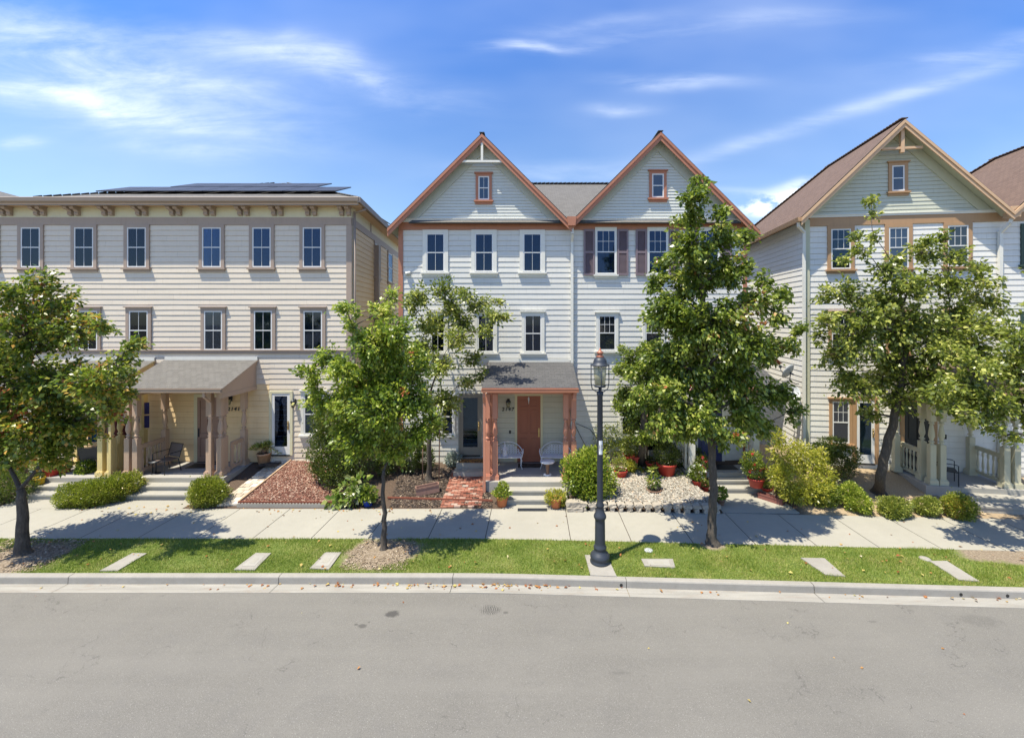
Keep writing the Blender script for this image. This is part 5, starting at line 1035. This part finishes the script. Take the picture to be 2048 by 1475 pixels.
m = M(); m.box(-.95, 1.15, 13.27, 13.75, -.1, -.003); m.box(-13.7, -10.86, 13.305, 13.9, -.1, -.003); m.box(-16.7, -14.8, 13.305, 14.2, -.1, -.003); structure(m.build('entry_slab', 'concrete'))
# timber and scalloped edging
def edging(name, label, pts, h, w, mat, cat='garden edging'):
    m = M(); 
    for p, q in zip(pts, pts[1:]): m.bar(Vector(p)+Vector((0, 0, h/2)), Vector(q)+Vector((0, 0, h/2)), w, h)
    return tag(m.build(name, mat), label, cat)
edm = paint('edging', (.20, .065, .04))
edging('timber_edging', 'reddish brown edging along the front of the red bark bed', [GS(476, 1008), GS(693, 1009)], .10, .035, edm)
edging('timber_edging', 'weathered edging between the red bark bed and the paver path', [GS(478, 1007), GS(584, 922)], .10, .03, 'tan_light')
a, b = Vector(GS(474, 1013)), Vector(GS(692, 1014)); m = M(); n = 34
for i in range(n):
    p = a+(b-a)*((i+.5)/n); w = (b-a).length/n
    m.prism([(p.x+w*.5*math.cos(t), .02+.06+w*.45*math.sin(t)) for t in [math.pi*k/6 for k in range(7)]]+[(p.x-w*.5, -.02), (p.x+w*.5, -.02)], p.y-.02, p.y+.02, 'y')
tag(m.build('scalloped_edging', 'kerb'), 'pale scalloped concrete edging between the sidewalk and the red bark bed', 'garden edging')
m = M(); A, B = Vector(GS(775, 997)), Vector(GS(985, 1003)); m.bar(A+Vector((0, 0, .04)), B+Vector((0, 0, .04)), .04, .055); tag(m.build('timber_edging', edm), 'rusty red timber rail crossing the dark bed and the brick path', 'garden edging')
# rough block retaining wall
rr = random.Random(4); m = M()
def rock(m, x0, x1, y0, y1, z0, z1, j=.018):
    nx, ny, nz_ = 3, 2, 2; V = {}; vs = []; fs = []
    def vid(i, k, l):
        key = (i, k, l)
        if key not in V:
            u, v_, w = i/nx, k/ny, l/nz_; cx = .5+(u-.5)*(1-.16*(abs(v_-.5)*2+abs(w-.5)*2)*.5); cz = .5+(w-.5)*(1-.14*(abs(u-.5)*2)); 
            V[key] = len(vs); vs.append((x0+(x1-x0)*cx+rr.uniform(-j, j), y0+(y1-y0)*v_+(rr.uniform(-j, j)), z0+(z1-z0)*cz+rr.uniform(-j, j)*.5))
        return V[key]
    for i in range(nx):
        for k in range(ny): fs += [(vid(i, k, 0), vid(i, k+1, 0), vid(i+1, k+1, 0), vid(i+1, k, 0)), (vid(i, k, nz_), vid(i+1, k, nz_), vid(i+1, k+1, nz_), vid(i, k+1, nz_))]
        for l in range(nz_): fs += [(vid(i, 0, l), vid(i+1, 0, l), vid(i+1, 0, l+1), vid(i, 0, l+1)), (vid(i, ny, l), vid(i, ny, l+1), vid(i+1, ny, l+1), vid(i+1, ny, l))]
    for k in range(ny):
        for l in range(nz_): fs += [(vid(0, k, l), vid(0, k, l+1), vid(0, k+1, l+1), vid(0, k+1, l)), (vid(nx, k, l), vid(nx, k+1, l), vid(nx, k+1, l+1), vid(nx, k, l+1))]
    m.add(vs, fs)
x = 1.42
while x < 5.65:
    w = rr.uniform(.25, .31); y = 13.13+off(x)+.08; rock(m, x, x+w-.012, y, y+.2, .13, .245); rock(m, x+.06, x+w*.78, y+.005, y+.17, -.01, .13); x += w
for k in range(3): y = 13.25+off(5.6)+.22+k*.28; rock(m, 5.5, 5.68, y, y+.26, .12, .24); rock(m, 5.52, 5.68, y+.03, y+.22, -.01, .12)
for x in (1.02, 1.2): rock(m, x, x+.34, 13.05, 13.3, -.01, .12); rock(m, x-.02, x+.3, 13.1, 13.4, .12, .27)
bm2 = concrete('block', (.44, .39, .32), .5, 2.5); tag(m.build('retaining_wall', bm2), 'low wall of rough split blocks in two courses in front of the gravel bed', 'retaining wall')
for i, (px, py, s) in enumerate(((1268, 962, .16), (1282, 968, .13), (1350, 985, .15), (1385, 978, .2), (1365, 1000, .13))):
    b = GS(px, py); m = M(); m.xf = lambda x, y, z, b=b: (b[0]+x, b[1]+y, b[2]+z+.02); rock(m, -s, s, -s*.6, s*.6, -.02, .07, .02)
    tag(m.build('garden_stone', bm2), 'flat stone %s' % ['left of the mottled trunk in the gravel', 'in the gravel just right of another flat stone, below the mottled trunk', 'pale in the middle of the gravel bed', 'large in dappled shade by the white porch', 'small at the front of the gravel near the block wall'][i], 'stone', 'stones in the gravel bed')
# planter boxes
def pbox(label, px, py, L, w, h, rz, mat='wood'):
    b = GS(px, py); root = thing('planter_box', label, 'planter', b, rz); m = M(); t = .025
    m.box(-L/2, L/2, -w/2, -w/2+t, 0, h); m.box(-L/2, L/2, w/2-t, w/2, 0, h); m.box(-L/2, -L/2+t, -w/2+t, w/2-t, 0, h-.002); m.box(L/2-t, L/2, -w/2+t, w/2-t, 0, h-.002); m.box(-L/2-.01, L/2+.01, -w/2-.012, -w/2-.001, h-.04, h+.01); m.build('box', mat, root)
    m = M(); m.box(-L/2+t, L/2-t, -w/2+t, w/2-t, .02, h*.7); m.build('soil', 'soil', root); return root
q_ = pbox('empty pinkish wooden planter box tilted in the dark bed by the staked tree', 856, 985, .74, .24, .26, R(16), plain('old_wood', (.30, .17, .13), .8, 0, .3)); q_.rotation_euler = (0, R(-6), R(16))
pbox('low reddish brown planter box edging the bed right of the white steps', 1542, 1003, .75, .2, .2, R(-52), plain('brown_box', (.20, .075, .06), .8))
# concrete covers set in the lawn
def lawn_slab(name, label, P, cat='utility cover', th=.022, mat='kerb', inner=None):
    p = [Vector(G(*a)) for a in P]; c = sum(p, Vector())/len(p); m = M(); q = [v-c for v in p]; n = len(q)
    m.add([v+Vector((0, 0, th)) for v in q]+[v-Vector((0, 0, .05)) for v in q], [tuple(range(n))]+[(i, i+n, (i+1) % n+n, (i+1) % n) for i in range(n)])
    o = m.build(name, mat, None, c); tag(o, label, cat, 'concrete covers set in the lawn strip')
    if inner:
        m = M(); m.add([v*inner+Vector((0, 0, th+.004)) for v in q], [tuple(range(n))]); m.build('lid', 'step', o); m = M(); m.add([v*inner*.45+Vector((0, 0, th+.007)) for v in q], [tuple(range(n))]); m.build('plate', 'concrete', o)
    return o
r4 = lambda L, ox, oy, k: [(ox+a/k, oy+b/k) for a, b in L]
lawn_slab('stepping_slab', 'long pale slab in the lawn nearest the autumn tinted tree', r4([(583, 416), (690, 414), (860, 313), (775, 312)], 0, 1000, 2.926), 'paving slab')
lawn_slab('utility_cover', 'concrete meter cover with a rectangular lid, second from the left in the lawn', r4([(1368, 408), (1490, 411), (1588, 312), (1497, 311)], 0, 1000, 2.926), inner=.62)
lawn_slab('utility_cover', 'concrete cover with rounded worn lid just left of the bare earth patch', r4([(1812, 402), (1925, 407), (1998, 308), (1903, 308)], 0, 1000, 2.926), inner=.7)
lawn_slab('utility_cover', 'small wide cover with a yellow mark right of the lamp post', r4([(1850, 346), (1872, 388), (2050, 397), (2035, 346)][::-1], 650, 1000, 2.926), inner=.7)
lawn_slab('stepping_slab', 'long slab half in tree shade right of the tall street tree', r4([(825, 318), (960, 410), (1070, 420), (955, 320)][::-1], 1300, 1000, 2.738), 'paving slab')
lawn_slab('stepping_slab', 'longest speckled slab at the right end of the lawn', r4([(1530, 335), (1690, 438), (1805, 447), (1625, 335)][::-1], 1300, 1000, 2.738), 'paving slab')
for px, py, r, l in ((1297, 1100, .11, 'small round pale cap in the grass behind the yellow marked cover'), (1850, 1117, .12, 'small pale cap in the grass beside the longest speckled slab')):
    m = M(); m.lathe([(r, -.02), (r, .015), (r*.7, .025)], 16); tag(m.build('valve_cap', 'dish' if px < 1500 else 'kerb', None, G(px, py)), l, 'valve cap')
# ================================================================== street lamp
b = Vector(G(1200, 1124)); lamp = thing('street_lamp', 'dark blue grey cast iron lamp post with copper topped lantern on the lawn strip', 'street lamp', b)
m = M(); m.lathe([(.235, 0), (.24, .05), (.225, .07), (.22, .11), (.235, .14), (.235, .18), (.20, .23), (.165, .27), (.145, .30), (.14, .33), (.155, .36), (.155, .39), (.13, .42), (.125, .48), (.12, .95), (.118, 1.02), (.125, 1.05), (.145, 1.08), (.152, 1.11), (.148, 1.14), (.13, 1.18), (.105, 1.23), (.09, 1.29), (.085, 1.34), (.10, 1.36), (.10, 1.39), (.075, 1.45), (.072, 1.5), (.066, 4.03), (.08, 4.05), (.08, 4.10), (.04, 4.13), (.03, 4.23)], 28)
m.build('post', 'lamp_paint', lamp)
UP = lambda x, y, z: (x, y, z-.17)
m = M(UP)
for s in (-1, 1):
    m.tube([(0, 0, 4.28), (s*.1, 0, 4.29), (s*.19, 0, 4.36), (s*.215, 0, 4.5), (s*.215, 0, 4.93)], .012, 6); m.tube([(0, 0, 4.28), (0, s*.1, 4.29), (0, s*.19, 4.36), (0, s*.215, 4.5), (0, s*.215, 4.93)], .012, 6)
m.lathe([(.225, 4.915), (.235, 4.925), (.225, 4.94), (.17, 4.96), (.16, 5.02), (.13, 5.09), (.08, 5.12)], 24); m.lathe([(.13, 4.40), (.145, 4.42), (.12, 4.46), (.05, 4.38)], 20); m.build('lantern_frame', 'lamp_paint', lamp)
m = M(UP); m.lathe([(.125, 4.44), (.16, 4.90)], 24); m.build('lantern_glass', 'lamp_glass', lamp); m = M(UP); m.lathe([(.03, 4.44), (.085, 4.5), (.085, 4.68), (.05, 4.76), (.02, 4.78)], 14); m.build('lamp_globe', 'lamp_globe' if 'lamp_globe' in MT else 'dish', lamp)
m = M(UP); m.lathe([(.09, 5.115), (.095, 5.14), (.06, 5.16), (.06, 5.20), (.085, 5.215), (.085, 5.24), (.045, 5.26), (.03, 5.29), (.015, 5.31), (.01, 5.34)], 18); m.build('cap', 'copper', lamp)
m = M(); m.prism([(.071*math.cos(a), .071*math.sin(a)) for a in [R(-90+k*10) for k in range(-3, 6)]]+[(.068*math.cos(a), .068*math.sin(a)) for a in [R(-90+k*10) for k in range(5, -4, -1)]], 2.62, 2.95, 'z'); st = m.build('number_label', 'white_plastic', lamp)
cu = bpy.data.curves.new('t', 'FONT'); cu.body = '4231'; cu.size = .085; cu.extrude = .001; cu.offset = .003; cu.align_x = 'CENTER'
o = bpy.data.objects.new('t', cu); C.objects.link(o); me = bpy.data.meshes.new_from_object(o.evaluated_get(bpy.context.evaluated_depsgraph_get())); bpy.data.objects.remove(o)
o = bpy.data.objects.new('label_digits', me); C.objects.link(o); me.materials.clear(); me.materials.append(MT['black']); o.parent = st
o.matrix_local = Matrix.Translation((.008-.03, -.0715, 2.785)) @ Matrix.Rotation(R(6), 4, 'Z') @ Matrix.Rotation(R(90), 4, 'X') @ Matrix.Rotation(R(-90), 4, 'Z')
m = M(); cx, cy = b.x, b.y
P = r4([(1520, 322), (1553, 441), (1707, 448), (1650, 325)], 650, 1000, 2.926); lawn_slab('lamp_footing', 'square concrete footing under the street lamp', P[::-1], 'footing', .018)
# ================================================================== porch furniture
def bench(label, x, y, rz, z=.475):
    root = thing('garden_bench', label, 'bench', (x, y, z), rz, 'white cast iron benches on the porch'); m = M()
    m.prism([(-.52, -.2), (.52, -.2), (.56, .0), (.45, .2), (-.45, .2), (-.56, 0)], .41, .435, 'z'); 
    for k in range(9): xx = -.45+k*.1125; m.tube([(xx, -.2, .44), (xx, .18, .44)], .008, 4)
    m.build('seat', 'white_iron', root); m = M(); rr = random.Random(2)
    for row in range(4):
        for k in range(11-row*2):
            cx = (k-(10-row*2)/2)*.098; cz = .49+row*.085+.0*abs(cx); m.tube([(cx+.046*math.cos(a), .2-.25*cx*cx, cz+.046*math.sin(a)) for a in [i*math.pi/4 for i in range(9)]], .010, 5, cap=False)
            m.tube([(cx, .2-.25*cx*cx, cz-.04), (cx+.02, .2-.25*cx*cx, cz), (cx, .2-.25*cx*cx, cz+.04)], .008, 4)
    m.tube([(.56*math.cos(a), .2-.25*(.56*math.cos(a))**2, .47+.42*math.sin(a)) for a in [math.pi*i/14 for i in range(15)]], .014, 6); m.build('backrest', 'white_iron', root)
    for s in (-1, 1):
        m = M(); m.tube([(s*.55, .12, .62), (s*.58, 0, .66), (s*.57, -.16, .60), (s*.53, -.2, .5), (s*.52, -.2, .42)], .014, 6); m.build('armrest', 'white_iron', root)
        for yy in (-.17, .15): m = M(); m.tube([(s*.47, yy, .42), (s*.52, yy*1.05, .3), (s*.48, yy, .14), (s*.54, yy*1.2, .0)], [.02, .017, .013, .018], 6); m.build('leg', 'white_iron', root)
    return root
bench('white lacy iron bench on the left of the salmon door, holding a white lantern', -.93, 15.55, R(4)); bench('white lacy iron bench on the right of the salmon door behind a small round table', .82, 15.55, R(-8))
z0 = .475+.44; r_ = thing('garden_lantern', 'white pagoda shaped lantern standing on the left iron bench', 'lantern', (-1.02, 15.5, z0)); m = M()
m.lathe([(.11, 0), (.12, .02), (.08, .04), (.075, .16), (.05, .2), (.11, .22), (.12, .25), (.05, .33), (.03, .36), (.02, .44), (.005, .5)], 6); m.build('lantern_body', 'white_iron', r_)
r_ = thing('side_table', 'small round white table with a carved wooden pedestal on the porch', 'table', (.50, 14.85, .475)); m = M(); m.lathe([(.24, .44), (.25, .45), (.25, .475), (.235, .485)], 28); m.build('tabletop', 'white_iron', r_)
m = M(); m.lathe([(.08, .03), (.055, .08), (.05, .2), (.07, .3), (.05, .38), (.08, .44)], 14); m.build('pedestal', 'wood', r_); m = M(); m.lathe([(.14, 0), (.14, .03), (.1, .04)], 20); m.build('base', 'white_iron', r_)
def mat(label, x0, x1, y0, y1, z, m_, rz=0): m = M(); m.box(x0, x1, y0, y1, z, z+.015); return tag(m.build('doormat', m_), label, 'doormat')
matm = Mat('coir'); matm.col(matm.ramp(matm.noise(matm.world(), 9, 5, .7), [(.4, (.02, .018, .015)), (.6, (.09, .07, .05))])); matm.rough(.95)
mat('dark patterned mat at the salmon door', -.55, .32, 15.55, 16.0, .476, matm.m); mat('metal grating mat at the foot of the steps numbered 2147', -.47, .43, 13.12, 13.28, .008, 'iron'); mat('oval black mat at the mauve door numbered 2141', -12.55, -11.75, 15.5, 15.98, .476, 'black')
cm_ = Mat('coir_orange'); cm_.col(cm_.ramp(cm_.noise(cm_.world(), 12, 4), [(.45, (.08, .04, .015)), (.6, (.40, .20, .05))])); cm_.rough(.95); mat('orange brown mat on the garden step by the dark glass door', -2.7, -1.8, 15.55, 15.95, .661, cm_.m)
a = GS(553, 921); mat('dark mat at the white glazed door', a[0]-.36, a[0]+.32, 15.6, 16.05, .50, matm.m); mat('black mat before the blue door', 6.5, 7.35, 15.35, 15.85, .476, 'black')
# brown wicker chair on the first porch
def chair(label, loc, rz, fr, seat):
    root = thing('patio_chair', label, 'chair', loc, rz); m = M(); m.prism([(-.27, -.25), (.27, -.25), (.25, .22), (-.25, .22)], .42, .45, 'z'); m.build('seat', seat, root)
    m = M(); m.add([(-.27, .23, .48), (.27, .23, .48), (.29, .34, .9), (-.29, .34, .9), (-.27, .25, .48), (.27, .25, .48), (.29, .36, .9), (-.29, .36, .9)], [(0, 1, 2, 3), (7, 6, 5, 4), (0, 4, 5, 1), (1, 5, 6, 2), (2, 6, 7, 3), (3, 7, 4, 0)]); m.build('backrest', seat, root)
    m = M(); m.tube([(-.29, .22, .46), (-.3, .35, .92), (.3, .35, .92), (.29, .22, .46)], .015, 6); m.build('back_frame', fr, root)
    for s in (-1, 1):
        m = M(); m.tube([(s*.30, -.25, 0), (s*.30, -.25, .66), (s*.31, -.2, .69), (s*.31, .28, .70)], .014, 6); m.build('armrest', fr, root)
        m = M(); m.tube([(s*.28, .2, .44), (s*.30, .28, 0)], .014, 6); m.build('leg', fr, root)
    return root
wick = blind_mat('wicker', (.16, .12, .10), .03, True); c0 = G(345, 938, .475)
chair('brown woven chair with metal arms on the porch numbered 2141', (c0[0], 15.15, .475), R(-18), 'iron', wick)
c0 = G(1904, 965, .475); chair('black metal chair on the sage columned porch', (c0[0]-.15, c0[1]+.05, .475), R(55), 'iron', 'iron')
c0 = G(148, 944, .475); chair('dark metal chair in the shade of the yellow porch', (-15.6, 15.3, .475), R(200), 'iron', 'iron')
m = M(); m.lathe([(.22, .42), (.22, .44)], 20); m.tube([(0, 0, 0), (0, 0, .42)], .02, 6); m.lathe([(.15, 0), (.12, .02)], 12); tag(m.build('side_table', 'iron', None, (-13.15, 15.0, .475)), 'low dark metal table beside the brown woven chair', 'table')
# hanging flags and cloths on the yellow porch
def cloth(name, label, x0, x1, y0, y1, z0, z1, mats, cat, wave=.04, stripes=0):
    m = M(); n = 12
    for i in range(n):
        s0, s1 = i/n, (i+1)/n; f = lambda s: (x0+(x1-x0)*s, y0+(y1-y0)*s+wave*math.sin(s*13))
        a, b = f(s0), f(s1); k = max(1, stripes)
        for j in range(k):
            za, zb = z0+(z1-z0)*j/k, z0+(z1-z0)*(j+1)/k; m.add([(a[0], a[1], za), (b[0], b[1], za), (b[0], b[1], zb), (a[0], a[1], zb)], [(0, 1, 2, 3)], j % 2 if stripes else 0, sm=True)
    o = m.build(name, mats); sol = o.modifiers.new('thickness', 'SOLIDIFY'); sol.thickness = .006; return tag(o, label, cat)
MT['cloth_blue'] = plain('cloth_blue', (.01, .09, .24), .8); MT['cloth_maroon'] = plain('cloth_maroon', (.09, .015, .015), .8); MT['cloth_red'] = plain('cloth_red', (.40, .04, .05), .8); MT['cloth_white'] = plain('cloth_white', (.6, .5, .5), .8); MT['cloth_yellow'] = plain('cloth_yellow', (.66, .50, .08), .8); MT['cloth_violet'] = plain('cloth_violet', (.04, .04, .16), .8)
x_ = lambda px, y: (px-CX)/F*y
cloth('hanging_cloth', 'blue cloth hanging at the left of the yellow porch columns', x_(176, 15.2), x_(190, 15.2), 15.2, 15.25, 1.5, 2.75, 'cloth_blue', 'cloth')
cloth('hanging_cloth', 'yellow cloth hanging at the far left of the yellow porch', x_(152, 15.3), x_(175, 15.3), 15.3, 15.2, 1.55, 2.75, 'cloth_yellow', 'cloth')
cloth('hanging_cloth', 'dark maroon cloth hanging behind the turned yellow column', x_(221, 15.3), x_(250, 15.3), 15.3, 15.35, 1.5, 2.7, 'cloth_maroon', 'cloth')
cloth('flag', 'red and white striped flag hanging between the yellow and mauve porches', x_(234, 15.0), x_(252, 15.0), 15.05, 14.95, 2.25, 2.75, ['cloth_red', 'cloth_white'], 'flag', .02, 9)
for i, (a, bb) in enumerate(((2.35, 2.78), (1.85, 2.3))): cloth('wall_hanging', 'dark violet scalloped hanging on the yellow post, %s of two' % ('upper', 'lower')[i], x_(288.5, 15.8), x_(296, 15.8), 15.8, 15.85, a, bb, 'cloth_violet', 'ornament', .01)
cloth('wall_hanging', 'small bright blue hanging behind the mauve columns', x_(272, 15.5), x_(278, 15.5), 15.5, 15.52, 2.1, 2.45, 'cloth_blue', 'ornament', .01)
# satellite dishes on the side wall of the right building
for i, (px, py, y, az) in enumerate(((1581, 745, 15.75, -150), (1581, 786, 15.6, -20))):
    P = AT(px, py, y); root = thing('satellite_dish', ('upper grey satellite dish seen from the front' if i == 0 else 'lower satellite dish tilted away and in part shade')+' by the sage corner post', 'satellite dish', P, 0); m = M(); R_ = .30; prof = [(R_*k/6, .10*(k/6)**2) for k in range(7)]
    vs = []; rot = Matrix.Rotation(R(az), 4, 'Z') @ Matrix.Rotation(R(62), 4, 'X')
    m.xf = lambda x, y_, z, rot=rot: tuple(rot @ Vector((x, y_, z)))
    m.lathe(prof+[(R_, .11)]+[(max(.01, r_*.98), z_+.012) for r_, z_ in prof[::-1]], 24); m.build('dish', 'dish', root); m = M(); m.xf = lambda x, y_, z, rot=rot: tuple(rot @ Vector((x, y_, z)))
    m.tube([(0, -.28, .06), (0, -.1, .36), (0, -.02, .40)], .012, 6); m.box(-.03, .03, -.06, .04, .37, .45); m.tube([(0, 0, 0), (0, 0, -.12)], .03, 8); m.build('feed_arm', 'iron', root)
    m = M(); m.tube([(0, 0, -.02), (0, .05, -.3), (.35, .25, -.45), (.48, .3, -.45)], .018, 6); m.build('mast', 'iron', root)
# ================================================================== grass, fallen leaves
rng = np.random.default_rng(3)
gx = []; n = 150000
X = rng.uniform(-14.5, 13.5, n); T = rng.random(n); Yv = 9.955+1.54*T
offv = -.045*np.log1p(np.exp(np.clip((X+1)*3, -40, 30)))/3; offv = np.where((X+1)*3 > 30, -.045*(X+1), offv); Yw = Yv+offv
keep = np.ones(n, bool); ns = np.sin(X*2.3+Yw*4)*.3+np.sin(X*5.7-Yw*3)*.2+rng.normal(0, .12, n)
for x, y, r, q in DIRT: keep &= np.hypot((X-x)/r, (Yw-y)/q)*1.0+ns*.5 > .95
for o in bpy.data.objects:
    if o.get('group') == 'concrete covers set in the lawn strip' or o.name.startswith('lamp_footing'):
        V = np.array([tuple(v.co) for v in o.data.vertices]); k = len(V)//2; V = V[:k, :2]+np.array([o.location.x, o.location.y]); s = np.sum(V[:, 0]*np.roll(V[:, 1], -1)-np.roll(V[:, 0], -1)*V[:, 1])
        ins = np.ones(n, bool)
        for i in range(k): a, b_ = V[i], V[(i+1) % k]; ins &= ((b_[0]-a[0])*(Yw-a[1])-(b_[1]-a[1])*(X-a[0]))*np.sign(s) > .012
        keep &= ~ins
X, Yw, Yv = X[keep], Yw[keep], Yv[keep]; n = len(X); h = rng.uniform(.02, .062, n)*(1+.35*np.sin(X*1.7)*np.sin(Yw*5)); th = rng.random(n)*6.283; ln = rng.normal(0, .022, (n, 2))
B = np.stack([X, Yw, np.full(n, -.006)], 1); w = .0055*np.stack([np.cos(th), np.sin(th), np.zeros(n)], 1); tip = B+np.concatenate([ln, h[:, None]], 1)
V = np.stack([B-w, B+w, tip], 1).reshape(-1, 3); me = bpy.data.meshes.new('grass'); fill(me, V, np.arange(3*n).reshape(-1, 3))
gmx = Mat('grass'); ge = gmx.n('ShaderNodeNewGeometry'); bg_ = gmx.noise(gmx.world(), 1.6, 6, .7); f = gmx.math('ADD', gmx.math('MULTIPLY', ge.outputs['Random Per Island'], .5), gmx.math('MULTIPLY', gmx.math('SUBTRACT', bg_, .35), 1.3))
gmx.col(gmx.ramp(f, [(.05, (.09, .155, .016)), (.3, (.18, .26, .03)), (.52, (.29, .34, .055)), (.74, (.46, .42, .15)), (1, (.45, .38, .18))])); gmx.rough(.6)
tl = gmx.n('ShaderNodeBsdfTranslucent'); tl.inputs[0].default_value = (.22, .34, .04, 1); ms = gmx.n('ShaderNodeMixShader'); ms.inputs[0].default_value = .3; gmx.l(gmx.b.outputs[0], ms.inputs[1]); gmx.l(tl.outputs[0], ms.inputs[2]); gmx.l(ms.outputs[0], gmx.out.inputs[0])
me.materials.append(gmx.m); o = bpy.data.objects.new('grass', me); C.objects.link(o); tag(o, 'short mown grass blades on the lawn strip between kerb and sidewalk', 'grass', None, 'stuff')
# wood chips on the bare earth
chips('earth_debris', [(TA[0]-1.2, 10.0, .02), (TA[0]+1.1, 10.0, .02), (TA[0]+1.0, 11.4, .03), (TA[0]-1.2, 11.4, .03)], 1500, .02, .4, island_mat('debris', [(0, (.08, .055, .035)), (.5, (.24, .18, .12)), (.9, (.36, .29, .21)), (1, (.52, .45, .36))]), .0, 21, 'wood chips and dead leaves on bare earth under the left tree')
chips('earth_debris', [(TB[0]-.8, 10.05, .02), (TB[0]+.8, 10.05, .02), (TB[0]+.7, 11.4, .03), (TB[0]-.7, 11.4, .03)], 1100, .018, .4, bpy.data.materials['debris'], .0, 22, 'wood chips on bare earth under the slim young tree')
# fallen leaves
def litter(name, label, regions, mat, seed, size=.06):
    r = np.random.default_rng(seed); P = []
    for (x0, x1, y0, y1, z, k) in regions:
        x = r.uniform(x0, x1, k); y = r.uniform(y0, y1, k); P.append(np.stack([x, y+np.array([off(a) for a in x]), np.full(k, z)], 1))
    P = np.concatenate(P); n = len(P); D = np.stack([r.normal(0, 1, n), r.normal(0, 1, n), r.normal(0, .18, n)], 1)
    rt = thing(name, label, 'leaf litter'); rt['kind'] = 'stuff'; bpy.data.objects.remove(rt)
    D = unit(D); nrm = unit(r.normal(0, .25, (n, 3))+np.array([0, 0, 1])); sd = unit(np.cross(D, nrm)); s = (size*(.5+r.random(n)))[:, None]; mid = P+D*s*.45; nr = np.array([0, 0, 1.0])
    V = np.stack([P, mid+sd*s*.35+nr*s*.2, P+D*s+nr*s*.08, mid-sd*s*.35+nr*s*.2], 1).reshape(-1, 3); me = bpy.data.meshes.new(name); fill(me, V, np.arange(4*n).reshape(-1, 4)); me.materials.append(mat); o = bpy.data.objects.new(name, me); C.objects.link(o); return tag(o, label, None, None, 'stuff')
dry = leaf_mat('dry_leaf', [(0, (.16, .05, .02)), (.35, (.36, .13, .05)), (.65, (.46, .30, .10)), (.85, (.55, .48, .16)), (1, (.60, .52, .40))], .15)
litter('fallen_leaves', 'dry brown and yellow leaves scattered on the lawn, gutter and sidewalk', [(-14, 12, 9.98, 11.45, .035, 85), (-6.5, 2.2, 9.70, 9.80, -.155, 60), (-3.4, .6, 9.62, 9.80, -.152, 50), (-12, 11, 9.6, 9.79, -.15, 34), (-14, 12, 11.55, 13.2, .006, 60), (-9, -3, 13.0, 13.3, .006, 50), (7, 11, 9.72, 9.79, -.155, 14), (-14, -10, 12.9, 13.5, .006, 35), (-4, -1, 10.0, 10.8, .03, 10)], dry, 41, .07)
litter('road_leaves', 'a few dry leaves lying on the asphalt', [(-14, 11, 6.8, 9.4, -.144, 14)], dry, 42, .05)
# pale porch ramp cable
m = M(); m.tube([AT(1152, 846, 16.13), AT(1180, 858, 16.12), AT(1205, 890, 16.1), AT(1212, 920, 16.1)], .012, 5); m.tube([AT(1150, 850, 16.13), AT(1165, 880, 16.12), AT(1178, 905, 16.1)], .012, 5); tag(m.build('garden_hose', 'black'), 'dark hose hanging on the grey wall behind the lamp post', 'hose')
print('objects', len(bpy.data.objects), 'verts', sum(len(o.data.vertices) for o in bpy.data.objects if o.type == 'MESH'))
